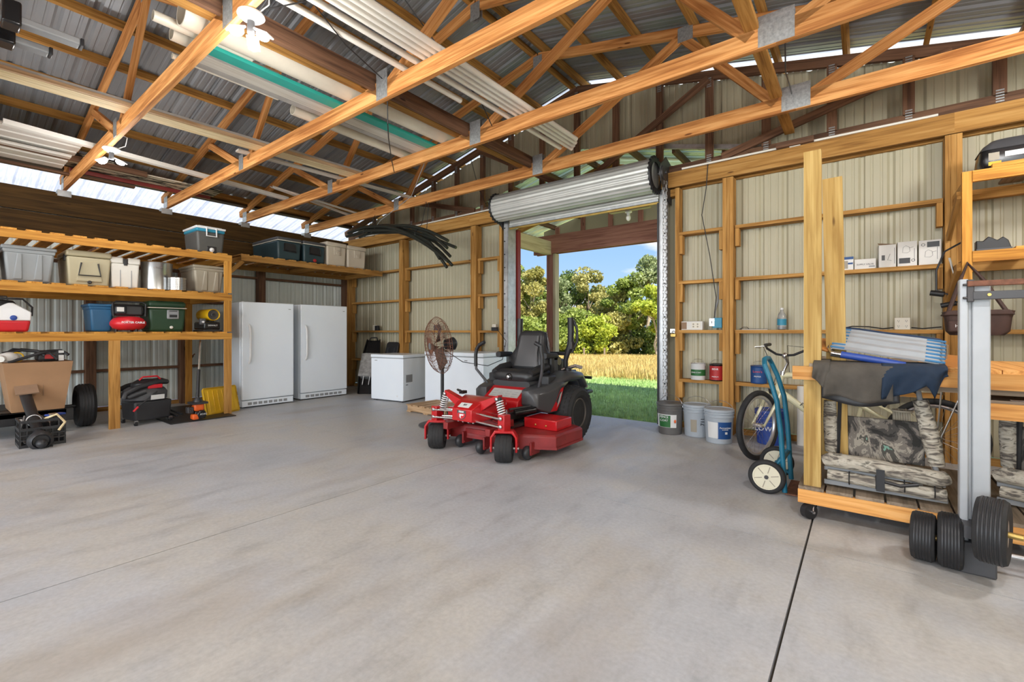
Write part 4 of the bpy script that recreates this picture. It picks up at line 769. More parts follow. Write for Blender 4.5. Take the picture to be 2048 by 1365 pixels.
t = thing('plastic_sled', 'black molded sled wrapped in clear film leaning in the corner', 'sled', (-7.50, 5.14, .02), (0, 0, 0))
a = Vector((-.40, .50, 1.04)).normalized(); b_ = Vector((.78, .62, 0)).normalized(); b_ = (b_ - a * b_.dot(a)).normalized(); M = frame((0, 0, 0), b_, a)
Lh = 1.19; rings = []
for k in range(9):
    u = k / 8; wd = .17 * (.82 + .25 * math.sin(u * PI)) ; 
    rings.append([(x * wd, u * Lh, zz) for x, zz in ((-1, .0), (-.9, -.06), (0, -.075), (.9, -.06), (1, 0), (.86, .012), (.8, -.035), (0, -.05), (-.8, -.035), (-.86, .012))])
part('shell', MB().loft(rings, M=M), 'blackgloss', t, angle=60); part('film', MB().loft([[(x * .178, u * Lh, zz) for x, zz in ((-1, .018), (-.5, .03 + .008 * math.sin(9 * u)), (.2, .024), (1, .018), (1, -.07), (-1, -.07))] for u in (.30, .42, .5, .58, .68, .72)], M=M), 'film', t, angle=60); part('rail', MB().tube([(-.07, .18, .0), (-.07, .52, .012)], .008, 6, M=M).tube([(.05, .18, .0), (.05, .52, .012)], .008, 6, M=M), 'white', t)
part('grip', MB().tube([(-.08, Lh - .02, 0), (-.06, Lh + .04, .0), (.06, Lh + .04, 0), (.08, Lh - .02, 0)], .014, 8, M=M), 'black', t)
t = thing('black_board', 'black plastic board leaning behind the sled in the corner', 'board', (-7.32, 5.42, 0)); part('sheet', MB().prism(rrect(-.18, .18, 0, 1.02, .06), 'y', 0, .03, Matrix.Rotation(R(-14), 4, 'X')), 'black', t, bevel=.005); part('ridge', MB().box(-.12, -.08, -.012, 0, .1, .9, Matrix.Rotation(R(-14), 4, 'X')).box(.08, .12, -.012, 0, .1, .9, Matrix.Rotation(R(-14), 4, 'X')), 'darkplastic', t, bevel=.004)
t = thing('pedestal_fan', 'rusty wire pedestal fan standing behind the mower', 'fan', (-4.27, 4.08, 0))
part('base', MB().lathe([(.30, 0), (.30, .012), (.24, .03), (.05, .055), (.03, .06)], 36), 'darkgrey', t); part('pole', MB().cyl((0, 0, .05), (0, 0, .78), .022).cyl((0, 0, .72), (0, 0, .80), .03), 'black', t); part('upper_pole', MB().cyl((0, 0, .78), (0, 0, .97), .015), 'steel', t)
fd = Vector((-.36, -.93, -.10)).normalized(); ri = fd.cross(Vector((0, 0, 1))).normalized(); FM = frame((0, 0, 1.02), ri, fd.cross(ri) * -1 if False else ri.cross(fd) * 1)
# frame: x = right, y = up of the fan disc, z = out of the front
FM = Matrix((ri, ri.cross(fd) * 1, fd)).transposed().to_4x4(); FM.translation = Vector((0, 0, 1.025)) + fd * .05
m = MB()
for k in range(48):
    a = 2 * PI * k / 48; c, s = math.cos(a), math.sin(a)
    m.tube([(c * r, s * r, z) for r, z in ((.04, .115), (.14, .112), (.25, .095), (.33, .055), (.365, .0), (.34, -.045), (.24, -.075), (.08, -.085))], .0022, 4, M=FM)
for r, z in ((.365, 0), (.30, .074), (.20, .104), (.10, .113), (.30, -.06)): m.torus((0, 0, z), r, .0035, 'z', 44, 5, M=FM)
g = part('guard', m, 'rust', t, label='rusty wire guard'); part('emblem', MB().lathe([(.045, .112), (.045, .12), (.03, .124)], 20, M=FM), 'steel', g)
m = MB()
for k in range(3):
    rings = []
    for i in range(6):
        r = .05 + .27 * i / 5; wd = R(24) * (1 - .15 * i / 5); tw = .05 * (1 - i / 8)
        rings.append([(r * math.cos(2 * PI * k / 3 + q * wd), r * math.sin(2 * PI * k / 3 + q * wd), .02 + q * tw + zz) for q, zz in ((-1, 0), (0, .012), (1, 0), (1, .003), (0, .015), (-1, .003))])
    m.loft(rings, M=FM)
part('blade', m, 'rustmesh', t, angle=60); part('motor', MB().lathe([(.04, -.08), (.065, -.09), (.07, -.17), (.085, -.18), (.085, -.21), (.05, -.24), (.02, -.25)], 20, M=FM), 'black', t); part('yoke', MB().box(-.02, .02, -.09, .03, -.19, -.15, FM).cyl((0, 0, .92), (0, 0, 1.0), .02), 'darksteel', t)
tag(part('fan_cord', MB().tube([(-4.24, 4.06, .98), (-4.12, 4.3, .80), (-3.95, 4.6, .74), (-4.02, 5.0, .80), (-4.35, 5.5, 1.05), (-4.72, 5.70, 1.26)], .005, 6), 'black'), 'black fan cord looping up to the outlet left of the door', 'cord')
# ---- black poly pipes hanging from the fourth truss
hz = [(-7.05, 2.90), (-6.6, 2.93), (-6.0, 2.86), (-5.5, 2.74), (-5.0, 2.52), (-4.66, 2.30)]
for k in range(9):
    a = 2 * PI * k / 9; dy = .075 * math.cos(a) + .02 * math.sin(3 * k); dz = .05 * math.sin(a); e = random.uniform(-.22, .12); sp = (k % 4 - 1.5) * .07
    pts = [(x + (.25 * (k % 3) - .1 if i == 0 else (e if i == 5 else 0)), 4.60 + dy * (1 + .4 * (i == 5)), z + dz + (sp * (i - 2) * .45 if i > 2 else (k % 2) * -.02)) for i, (x, z) in enumerate(hz)]
    dense = []
    for i in range(5):
        for u in (0, .33, .66): dense.append(tuple((1 - u) * p + u * q for p, q in zip(pts[i], pts[i + 1])))
    dense.append(pts[5])
    sm = [dense[0]] + [tuple((dense[i - 1][c] + 2 * dense[i][c] + dense[i + 1][c]) / 4 for c in range(3)) for i in range(1, len(dense) - 1)] + [dense[-1]]
    tag(part('poly_pipe', MB().tube(sm, .023, 9), 'poly'), 'black poly pipe in the bundle hanging under the fourth truss', 'pipe', 'black pipes hung under the truss')
for i, (x, z, nm) in enumerate(((-6.60, 2.90, 'left'), (-5.30, 2.70, 'right'))): tag(part('hanger_wire', MB().tube([(x - .02, 4.75, 3.19), (x - .05, 4.68, z + .14), (x - .02, 4.52, z - .02), (x, 4.52, z - .12), (x + .03, 4.70, z - .08), (x + .06, 4.69, z + .12), (x + .02, 4.76, 3.19)], .005, 6), 'black'), nm + ' wire loop holding the black pipe bundle', 'wire')
tag(part('hanger_wire', MB().tube([(-4.02, 3.58, 3.2), (-4.9, 4.1, 3.05), (-6.2, 4.55, 3.0), (-6.58, 4.62, 2.84)], .004, 6), 'grey'), 'long thin grey wire drooping from the third truss to the pipes', 'wire')
# ================================================================== LAMPS
def led_lamp(label, loc, n, power, rot=0, visible=True):
    t = thing('ceiling_lamp', label, 'lamp', loc, rot, 'lamps under the trusses')
    part('canopy', MB().lathe([(.075, 0), (.078, -.012), (.06, -.03), (.03, -.045)], 28), 'white', t); part('socket', MB().cyl((0, 0, -.04), (0, 0, -.12), .022), 'darkgrey', t); part('cord', MB().tube([(.05, .02, -.005), (.13, .05, .03), (.2, .02, .1), (.12, .0, .14)], .004, 6), 'offwhite', t)
    for k in range(n):
        M = Matrix.Rotation(2 * PI * k / n + .5, 4, 'Z') @ Matrix.Translation((.085, 0, -.135)) @ Matrix.Rotation(R(24), 4, 'Y')
        w = part('wing', MB().box(-.05, .05, -.035, .035, .0, .012, M), 'white', t, bevel=.004); part('diffuser', MB().ell((0, 0, -.012), .042, .034, .026, 16, 8, M=M), 'bulb', w)
    l = lamp('lamp_light', 'POINT', (0, 0, -.30), power, (1, .99, .98), shadow_soft_size=.16); l.parent = t
    return t
led_lamp('lit three-bulb white lamp under the nearest truss, upper left centre', (-3.02, 1.255, 3.178), 3, 42)
led_lamp('lit two-bulb white lamp under the nearest truss near the left wall', (-6.43, 1.255, 3.178), 2, 34, .4)
for x, y in ((.55, 1.23), (-6.4, -2.42), (-3.0, -2.42), (.55, -2.42), (1.75, 3.60)): led_lamp('added lamp under a truss outside the picture, brightening the floor', (x, y + .0, 3.178), 2, 118)  # lamps added out of view to light the floor from above
# ================================================================== OVERHEAD STORAGE (on the bottom chords, top at 3.322)
ZC = 3.322
def pipe(label, x0, y0, x1, y1, r, mat='pvc', n=20, dz=0, group='pipes stored on the trusses', cat='pipe', name='pvc_pipe'):
    m = MB(); d = Vector((x1 - x0, y1 - y0, 0)); Ln = d.length; M = frame((x0, y0, ZC + r + dz), d, (-d.y, d.x, 0)) 
    m.lathe([(r, 0), (r, Ln), (r * .88, Ln), (r * .88, 0), (r, 0)], n, axis='x', M=M, cap=False)
    return tag(part(name, m, mat, angle=50), label, cat, group)
pipe('largest cream pipe resting on the trusses', -3.74, 1.10, -3.74, 3.92, .098, n=32)
pipe('slim cream pipe left of the largest pipe', -3.895, .98, -3.885, 1.62, .036, dz=.035)
pipe('stained medium cream pipe under the slim one', -4.05, 1.13, -4.06, 1.9, .055, dz=.036)
pipe('thin cream pipe stub below the medium pipe', -4.25, 1.19, -4.25, 2.0, .021)
pipe('short stained pipe between the second and third trusses', -4.42, 2.22, -4.46, 3.75, .052)
ob = [(-3.915, .115, .03, 'teal', 'teal painted board stored beside the largest pipe'), (-3.99, .03, .028, 'greyboard', 'narrow grey board beside the teal one'), (-4.08, .14, .028, 'whitewood', 'wide whitewashed board beside the teal board'), (-4.19, .07, .035, 'greyboard', 'grey board at the outer edge of the pipe stack')]
for x, w_, h_, mt, l in ob: tag(board('stored_board', (x, 2.0 if x == -4.99 else 1.26, ZC + h_ / 2), (x - .03, 3.86, ZC + h_ / 2), w_, h_, mt), l, 'board', 'boards stored on the trusses')
for k, (x, ye, l) in enumerate(((-2.96, 3.06, 'shortest thin cream conduit, left of the conduit bundle'), (-2.80, 4.56, 'second thin conduit from the left in the bundle'), (-2.705, 4.66, 'third thin conduit from the left in the bundle'), (-2.645, 4.60, 'fourth thin conduit from the left in the bundle'), (-2.585, 4.54, 'fifth thin conduit from the left in the bundle'), (-2.53, 4.46, 'rightmost thin conduit in the bundle'))): pipe(l, x - .02, .2, x, ye, .024, 'pvcwhite', 14)
lum = [(-5.66, .05, .12, .035, 0, 'palewood', 'pale yellow board at the bottom of the lumber stack'), (-5.57, .05, .09, .03, .0, 'palewood', 'second pale board of the lumber stack'), (-5.63, .05, .10, .035, .037, 'whitewood', 'white board on top of the lumber stack'), (-5.535, .05, .05, .03, .032, 'greyboard', 'thin grey strip along the lumber stack'), (-5.50, .05, .03, .03, .0, 'pallet', 'thin brown strip along the lumber stack')]
for x, dx, w_, h_, dz, mt, l in lum: tag(board('stored_board', (x - .05, -.6, ZC + dz + h_ / 2), (x + .12, 3.72 - dz * 2, ZC + dz + h_ / 2), w_, h_, mt), l, 'board', 'boards stored on the trusses')
tag(board('stored_board', (-5.86, 2.28, ZC + .02), (-5.72, 4.9, ZC + .02), .09, .02, 'whitewood'), 'short white board beside the lumber stack at the second truss', 'board', 'boards stored on the trusses')
def trimstrip(label, a, b, w_, h_):
    a, b = Vector(a), Vector(b); d = b - a; M = frame(a, d, (-d.y, d.x, 0)); Ln = d.length
    pr = [(-w_ / 2, h_), (-w_ / 2, 0), (0, 0), (.01, .02), (w_ / 2, .02), (w_ / 2, .024), (.006, .024), (-.004, .004), (-w_ / 2 + .004, .004), (-w_ / 2 + .004, h_)]
    return tag(part('metal_trim', MB().loft([[(0, u, v) for u, v in pr], [(Ln, u, v) for u, v in pr]], M=M), 'offwhite', angle=20), label, 'metal trim', 'white metal trim on the trusses')
trimstrip('long white metal trim piece lying over the first three trusses', (-7.0, .50, ZC + .001), (-7.42, 3.62, ZC + .001), .14, .05)
trimstrip('white metal trim piece between the third and fourth trusses, left one', (-7.02, 3.2, ZC + .03), (-7.55, 4.95, ZC + .001), .07, .03); trimstrip('white metal trim piece between the third and fourth trusses, right one', (-6.92, 3.2, ZC + .001), (-7.30, 5.0, ZC + .001), .06, .025)
for k, (x, z, ye, l) in enumerate(((-7.45, ZC + .06, 1.16, 'upper white ribbed sheet end at upper left'), (-7.95, ZC + .006, 1.12, 'lower white ribbed sheet end at upper left'))):
    pr = []; 
    for i in range(3): pr += [(i * .2286, 0), (i * .2286 + .17, 0), (i * .2286 + .185, .02), (i * .2286 + .21, .02)]
    pr += [(.6858, 0)]; m = MB(); m.v = [(x - .34 + u, y, z + d) for y in (-.5, ye) for u, d in pr]; n = len(pr); m.f = [(i, i + 1, n + i + 1, n + i) for i in range(n - 1)]
    o = part('ribbed_sheet', m, 'offwhite', smooth=False); s = o.modifiers.new('thick', 'SOLIDIFY'); s.thickness = .002; tag(o, l, 'metal sheet', 'ribbed sheets on the trusses')
tag(board('stored_board', (-7.72, -.4, ZC + .035), (-7.82, 1.9, ZC + .035), .04, .07, 'gable'), 'brown board between the two ribbed sheets', 'board', 'boards stored on the trusses')
tag(board('stored_board', (-8.42, -.4, ZC - .02), (-8.42, 1.9, ZC - .02), .08, .03, 'gable'), 'dark board under the roof edge at far left', 'board', 'boards stored on the trusses')
t = thing('weathered_panel', 'weathered red panel with peeling cream paint near the left lamp', 'panel', (-8.05, 2.0, ZC)); part('sheet', MB().box(-.22, .20, -.86, .86, .04, .055), 'peel', t); part('edge_board', MB().box(-.30, -.26, -.80, .84, -.002, .085), 'redmetal', t, bevel=.004); part('roll', MB().lathe([(.06, 0), (.06, .5), (.045, .5), (.045, 0), (.06, 0)], 18, (.10, -.92, .10), 'y', cap=False), 'peel', t)
t = thing('roof_rack', 'two silver crossbars with black clamps hanging at the upper left corner', 'roof rack', (-4.6, .3, 3.26))
for x, ye in ((.10, .40), (-.22, .28)): bar = part('crossbar', MB().box(x - .045, x + .045, -.75, ye, .0, .05), 'grey', t, bevel=.010, seg=3); part('end_cap', MB().box(x - .047, x + .047, ye, ye + .02, -.001, .052), 'black', bar, bevel=.004); part('clamp', MB().box(x - .07, x + .07, .02, .11, -.03, .13), 'blackgloss', bar, bevel=.012)
tag(part('hook_wire', MB().tube([(-4.55, .3, 3.37), (-4.52, .28, 3.5), (-4.5, .25, 3.75), (-4.5, .22, 4.3)], .006, 6), 'black'), 'black cord holding the silver crossbars up', 'wire')
wires = [((-3.2, 2.45, 3.32), (-3.22, 2.5, 2.9), (-3.4, 2.62, 2.2), None)]
for l, pts in (('thin black wire dropping from the second truss gusset', [(-3.24, 2.45, 3.18), (-3.25, 2.46, 3.0), (-3.45, 2.62, 2.98), (-3.9, 3.0, 3.0), (-4.6, 3.58, 3.17)]), ('black cable sagging between the lit lamp and the second truss', [(-2.95, 1.3, 3.2), (-2.85, 1.55, 3.36), (-3.0, 1.9, 3.30), (-3.22, 2.38, 3.34)]), ('black cable running up beside the king post', [(-3.12, 2.46, 4.1), (-3.0, 2.9, 3.7), (-2.92, 3.3, 3.42), (-3.0, 3.56, 3.30)]), ('black cable looping under the right truss plates', [(-.42, 3.62, 3.18), (-.45, 3.9, 3.12), (-.48, 4.4, 3.25), (-.5, 4.74, 3.32)]), ('thin black cord hanging by the gable left of the door', [(-5.3, 5.73, 4.15), (-5.1, 5.70, 3.6), (-4.9, 5.69, 3.25), (-4.95, 5.685, 3.19)]), ('grey twin cable down the wall left of the right post', [(-1.45, 5.685, 3.19), (-1.47, 5.69, 2.9), (-1.53, 5.73, 2.6), (-1.44, 5.735, 2.1), (-1.37, 5.735, 1.6), (-1.39, 5.735, 1.36)])):
    tag(part('cable', MB().tube(pts, .005, 6), 'black'), l, 'cable')
# ================================================================== BACK WALL ITEMS
def outlet(label, x, z, w=.07, h=.115, quad=False, y=5.745, mat='cream', extra=None):
    t = thing('outlet_box', label, 'outlet', (x, y, z)); part('box', MB().box(-w / 2, w / 2, 0, .05, 0, h), mat, t, bevel=.004); m = MB()
    for px in ((-w / 4, w / 4) if quad else (0,)):
        for pz in (h * .28, h * .72):
            for q in (-.006, .006): m.box(px + q - .0012, px + q + .0012, -.002, .001, pz - .002, pz + .008)
            m.cyl((px, -.002, pz - .008), (px, .001, pz - .008), .003, n=8)
    part('socket', m, 'darkgrey', t)
    if extra: part('adapter', MB().box(*extra), 'black', t, bevel=.006)
    return t
outlet('cream four-socket outlet on the girt right of the leaning posts', .305, 1.216, .115, .115, True)
outlet('white outlet with a black box on the girt left of the fan', -8.05, 1.216, .07, .11, extra=(.04, .13, -.01, .05, 0, .10))
outlet('outlet with black power adapter left of the door', -4.80, 1.216, .075, .10, extra=(-.03, .10, -.035, -.004, -.01, .05))
outlet('outlet box partly hidden behind the tool bag at right', .92, 1.216, .09, .115)
outlet('black outlet box behind the pedestal fan', -6.2, 1.216, .09, .10, mat='darkgrey')
t = thing('junction_box', 'blue electrical box with metal face beside the right post', 'electrical box', (-1.395, 5.75, 1.24)); part('box', MB().box(-.02, .085, 0, .06, 0, .12), 'coolblue', t, bevel=.004); part('plate', MB().box(-.055, .005, -.004, .02, .02, .115), 'chrome', t, bevel=.003); part('switch', MB().box(-.03, -.02, -.009, -.003, .05, .085), 'black', t); part('conduit', MB().tube([(0, .03, .12), (.0, .04, .20), (.03, .05, .32), (.04, .05, .5)], .010, 8), 'grey', t)
t = thing('small_carton', 'small patterned carton on the girt beside the right door track', 'carton', (-1.655, 5.80, 1.216)); part('box', MB().box(-.125, .125, -.045, .045, 0, .105), 'paper', t, bevel=.003); part('picture', MB().box(-.124, -.06, -.047, -.044, .01, .095), 'brownflap', t); part('print', MB().box(.0, .10, -.047, -.044, .02, .09), 'cream', t); m = MB()
for k in range(4): m.cyl((.02 + .05 * (k % 2), -.0485, .04 + .03 * (k // 2)), (.02 + .05 * (k % 2), -.0465, .04 + .03 * (k // 2)), .01, n=10)
part('spot', m, 'taupe', t)
t = thing('padlock', 'brass padlock on a hasp beside the right door track', 'padlock', (-1.885, 5.735, 1.13)); part('body', MB().box(-.02, .045, -.012, .012, 0, .04), 'brass', t, bevel=.004); part('shackle', MB().tube([(-.005, 0, .04), (-.005, 0, .065), (.012, 0, .075), (.03, 0, .065), (.03, 0, .04)], .004, 8), 'chrome', t); part('hasp', MB().box(-.03, .03, .012, .018, .05, .10), 'steel', t)
t = thing('water_bottle', 'clear water bottle with a blue label on the girt', 'bottle', (-.705, 5.80, 1.216)); part('bottle', MB().lathe([(.03, 0), (.044, .006), (.045, .13), (.036, .17), (.016, .205), (.016, .225)], 24), 'clear', t); part('label', MB().lathe([(.0455, .05), (.0455, .12)], 24, cap=False), 'coolblue', t); part('water', MB().lathe([(.02, .004), (.041, .01), (.041, .035), (.0, .036)], 20), 'navy', t); part('cap', MB().cyl((0, 0, .222), (0, 0, .242), .017), 'white', t)
t = thing('caulk_gun', 'thin wire tool lying on the girt right of the post', 'tool', (-1.0, 5.79, 1.217)); part('rod', MB().tube([(-.13, 0, .008), (.16, 0, .008)], .004, 6).tube([(-.12, 0, .01), (-.09, 0, .03), (-.05, 0, .03), (-.03, 0, .01)], .004, 6), 'darksteel', t); part('tray', MB().box(-.10, .16, -.02, .02, 0, .006), 'offwhite', t)
tag(part('wall_cable', MB().tube([(-.18, 5.80, 1.225), (-.08, 5.76, 1.25), (.05, 5.76, 1.245), (.16, 5.76, 1.225), (.24, 5.76, 1.235)], .006, 6), 'black'), 'black cable lying on the girt left of the four-socket outlet', 'cable')
tag(part('wall_cable', MB().tube([(.37, 5.76, 1.235), (.45, 5.755, 1.225), (.58, 5.76, 1.24)], .006, 6), 'black'), 'black cable lying on the girt right of the four-socket outlet', 'cable')
def can(label, x, body, band, txt=None):
    t = thing('paint_can', label, 'paint can', (x, 5.795, .611)); part('can', MB().lathe([(.080, 0), (.083, .004), (.083, .188), (.086, .192), (.086, .20), (.078, .20), (.074, .192), (0, .192)], 30), body, t); part('rim', MB().torus((0, 0, .198), .083, .004, 'z', 30, 6), 'steel', t)
    l = part('label', MB().lathe([(.0836, .05 if band == 'greenlabel' else .012), (.0836, .125 if band == 'greenlabel' else .178)], 30, cap=False), band, t)
    part('bail', MB().tube([(-.086 * math.cos(a), .0, .165 + .085 * math.sin(a)) for a in [PI * i / 12 for i in range(13)]], .002, 6), 'steel', t)
    for s in txt or (): text('lettering', s[0], s[1], frame((0, -.0845, s[2]), (1, 0, 0), (0, 0, 1)), s[3], t)
    return t
can('white paint can with a green label band on the low girt', -1.59, 'whitelabel', 'greenlabel', [('ONE-COAT', .022, .09, 'white')]); can('red and black paint can on the low girt', -1.375, 'blackgloss', 'redlabel', [('BEHR', .03, .14, 'white'), ('PREMIUM', .018, .05, 'white')]); can('dark blue paint can right of the post', -.93, 'bluelabel', 'bluelabel', [("Lowe's", .034, .135, 'redplastic'), ('PRIMER', .022, .08, 'white')])
def bucket(label, x, y, mat, rot=0, h=.36, lidm=None):
    t = thing('paint_bucket', label, 'bucket', (x, y, 0), rot); part('bucket', MB().lathe([(.125, 0), (.130, .005), (.143, h * .76), (.150, h * .77), (.150, h * .80), (.145, h * .81), (.146, h * .86), (.152, h * .87), (.152, h * .90), (.146, h * .91), (.147, h * .96)], 40), mat, t); part('lid', MB().lathe([(.150, h * .93), (.154, h * .94), (.154, h), (.145, h * 1.01), (.138, h * .985), (0, h * .985)], 40), lidm or mat, t); part('bail', MB().tube([(-.152 * math.cos(a), .02, h * .88 + .13 * math.sin(a)) for a in [PI * i / 14 for i in range(15)]], .003, 6), 'steel', t)
    return t
def wrap(name, t, a0, a1, z0, z1, mat, r0=.1335, r1=.1405, h=.36):
    rr = lambda z: .130 + .013 * (z - .005) / (h * .76) + .0012; n = 14; v = []; f = []
    for i in range(n + 1):
        a = R(a0 + (a1 - a0) * i / n)
        for z in (z0, z1): v.append((rr(z) * math.sin(a), -rr(z) * math.cos(a), z))
    for i in range(n): f.append((2 * i, 2 * i + 2, 2 * i + 3, 2 * i + 1))
    return part(name, type('o', (), {'v': v, 'f': f}), mat, t)
def curved_text(t, s, size, z, a, mat, h=.36):
    rr = .130 + .013 * (z - .005) / (h * .76) + .002; a = R(a); return text('lettering', s, size, frame((rr * math.sin(a), -rr * math.cos(a), z), (math.cos(a), math.sin(a), 0), (.04 * math.sin(a), -.04 * math.cos(a), 1)), mat, t, ext=.0015)
b1 = bucket('dark bucket with a green FENCE COAT label beside the door track', -1.80, 5.40, 'bucketdark', R(-14)); wrap('label', b1, -58, 62, .085, .235, 'whitelabel'); q = wrap('green_panel', b1, -26, 34, .088, .225, 'greenlabel'); q.scale = (1.004, 1.004, 1); curved_text(b1, 'FENCE', .036, .205, 4, 'white'); curved_text(b1, 'COAT', .036, .165, 4, 'white'); part('splash', MB().ell((.118, -.085, .16), .012, .012, .02), 'orange', b1)
b2 = bucket('middle grey bucket with a handwritten mark on its side', -1.515, 5.46, 'bucketgrey', R(8)); wrap('stain', b2, -20, 8, .06, .20, 'taupe'); curved_text(b2, '711', .06, .18, 34, 'black').rotation_euler.rotate_axis('Z', R(90))
b3 = bucket('grey bucket with a blue and white label, right of three', -1.235, 5.29, 'bucketgrey', R(6)); wrap('label', b3, -44, 4, .06, .23, 'whitelabel'); wrap('blue_panel', b3, 2, 66, .055, .235, 'bluelabel'); curved_text(b3, 'Permanizer', .026, .175, 33, 'white'); curved_text(b3, 'EXTERIOR', .014, .155, 33, 'white'); part('mark', MB().box(-.012, .012, -.001, .001, -.012, .012, Matrix.Translation((.085, -.1135, .12)) @ Matrix.Rotation(R(33), 4, 'Z')), 'whitelabel', b3)
b4 = bucket("blue bucket with white letters behind the bicycle wheel", -.78, 5.56, 'blue', R(-4)); curved_text(b4, "LOWE'S", .07, .17, 0, 'white')
tag(part('pvc_pipe', MB().cyl((-.50, 5.66, 0), (-.50, 5.68, .62), .05), 'pvcwhite'), 'short upright white pipe behind the bicycle frame', 'pipe')
bx = [(-.16, -.07, 1.96, .05, 'whitelabel', 'small blue and white packet, leftmost of the boxes on the girt'), (-.065, .105, 1.925, .06, 'paper', 'flat white box lying beside the packet'), (.125, .255, 2.045, .085, 'paper', 'white carton with raised flap, first of the three cartons'), (.268, .41, 2.06, .085, 'paper', 'white carton with line drawing, middle of the three cartons'), (.425, .58, 2.055, .085, 'paper', 'white carton with black stripe on top, right of three cartons')]
for i, (a, b, zt, dp, mt, l) in enumerate(bx):
    t = thing('carton', l, 'carton', ((a + b) / 2, 5.80, 1.826), R((-4, 3, 6, 2, -3)[i])); w_ = (b - a) / 2; h = zt - 1.826; part('box', MB().box(-w_, w_, -dp / 2, dp / 2, 0, h), mt, t, bevel=.002); f = -dp / 2 - .0012
    if i == 0: part('print', MB().box(-w_, w_, f, f + .002, h * .8, h).box(-.0, w_ * .9, f, f + .002, h * .42, h * .55), 'bluelabel', t); part('picture', MB().box(-w_ * .9, 0, f, f + .002, h * .1, h * .7), 'taupe', t)
    if i == 1: text('lettering', 'SUPPLY VALVE', .021, frame((0, f - .001, h * .45), (1, 0, 0), (0, 0, 1)), 'black', t); part('print', MB().box(w_ * .35, w_ * .9, f, f + .002, h * .15, h * .3), 'grey', t)
    if i == 2: part('flap', MB().add([(-w_, -dp / 2, h), (w_, -dp / 2, h), (w_, dp / 2, h + .012), (-w_, dp / 2, h + .03), (-w_, -dp / 2, h + .003), (w_, -dp / 2, h + .003), (w_, dp / 2, h + .015), (-w_, dp / 2, h + .033)], [(0, 1, 2, 3), (4, 7, 6, 5), (0, 4, 5, 1), (1, 5, 6, 2), (2, 6, 7, 3), (3, 7, 4, 0)]), 'brownflap', t)
    if i >= 2:
        s = -1 if i == 3 else 1; u = h * .22 if i == 3 else h * .82
        if i > 2: part('dark_panel', MB().box(-w_ * .25 if i == 4 else -w_ * .85, w_ * .85 if i == 4 else w_ * .3, f, f + .002, u - h * .11, u + h * .11), 'black', t); part('logo', MB().torus(((-w_ * .6) if i == 4 else w_ * .6, f, u), .012, .002, 'y', 16, 5), 'black', t)
        cz = h * .45 if i != 3 else h * .68; part('line_drawing', MB().tube([(-.035, f, cz - .03), (-.03, f, cz + .02), (-.01, f, cz + .035), (.015, f, cz + .02), (.02, f, cz - .02), (.0, f, cz - .035)], .0012, 5, True).tube([(.015, f, cz + .01), (.045, f, cz + .02)], .0012, 5).box(.05, .053, f, f + .002, h * .2, h * .7) if i != 2 else MB().tube([(.02, f, cz + .03), (.0, f, cz - .03), (.03, f, cz - .035)], .0015, 5).box(-.045, -.02, f, f + .002, cz - .03, cz + .02).box(.052, .055, f, f + .002, h * .15, h * .85), 'darkgrey', t)
# ================================================================== BICYCLE
t = thing('bicycle', 'cream cruiser bicycle with chrome stem behind the wooden cart', 'bicycle', (0, 5.02, 0))
HB = Vector((-.665, 0, .60)); HT = Vector((-.60, 0, .80)); BB = Vector((-.06, 0, .28)); ST = Vector((.03, 0, .72)); RH = Vector((.47, 0, .33)); 
fr = MB(); fr.tube([HB + Vector((.02, 0, .04)), (-.50, 0, .53), (-.28, 0, .36), BB], .030, 12); fr.tube([HT - Vector((.0, 0, .02)), (-.48, 0, .79), (-.25, 0, .68), (-.02, 0, .55), (.20, .0, .42), RH], [.027, .028, .026, .022, .014, .010], 12); fr.tube([BB, ST], .018, 10); fr.tube([HB, HT], .024, 12)
for s in (-1, 1): fr.tube([BB, (.2, s * .05, .29), (RH.x, s * .06, RH.z)], .010, 8); fr.tube([(.0, s * .01, .62), (.22, s * .055, .50), (RH.x, s * .06, RH.z)], .009, 8)
fr = part('frame', fr, 'creambike', t); 
for k, s in enumerate(('FOUR', 'POWER')): text('lettering', s, .055, frame((-.40 + .05 * k, -.0315, .455 - .065 * k + (.025 if k == 0 else 0)), (.78, 0, -.62), (.62, 0, .78)), 'black', fr, ext=.001)
def bwheel(parent, M, r=.325):
    w_ = part('tire', MB().torus((0, 0, 0), r - .026, .026, 'y', 44, 10, M=M), 'blackrub', parent); part('whitewall', MB().torus((0, 0, 0), r - .060, .017, 'y', 44, 8, M=M), 'rim', w_)
    m = MB()
    for k in range(28):
        a = 2 * PI * k / 28; b = a + (.5 if k % 2 else -.5); m.tube([(.02 * math.cos(b), (.03 if (k // 2) % 2 else -.03), .02 * math.sin(b)), ((r - .06) * math.cos(a), 0, (r - .06) * math.sin(a))], .0013, 4, M=M)
    part('spoke', m, 'chrome', w_); part('hub', MB().cyl((0, -.045, 0), (0, .045, 0), .018, M=M), 'chrome', w_)
fdir = Vector((-.36, -.93, 0)).normalized(); lat = Vector((fdir.y, -fdir.x, 0)); up = Vector((0, 0, 1)); FHUB = HB + fdir * .285 + Vector((0, 0, .325 - .60))
Mw = Matrix((fdir, lat, up)).transposed().to_4x4(); Mw.translation = FHUB; bwheel(t, Mw)
Mr = Matrix.Translation(RH); bwheel(t, Mr)
fk = MB()
for s in (-1, 1): fk.tube([HB + Vector((0, 0, .0)), HB + lat * s * .055 + fdir * .03 - up * .0, HB + lat * s * .06 + fdir * .10 - up * .09, FHUB + lat * s * .055], [.02, .019, .016, .010], 8)
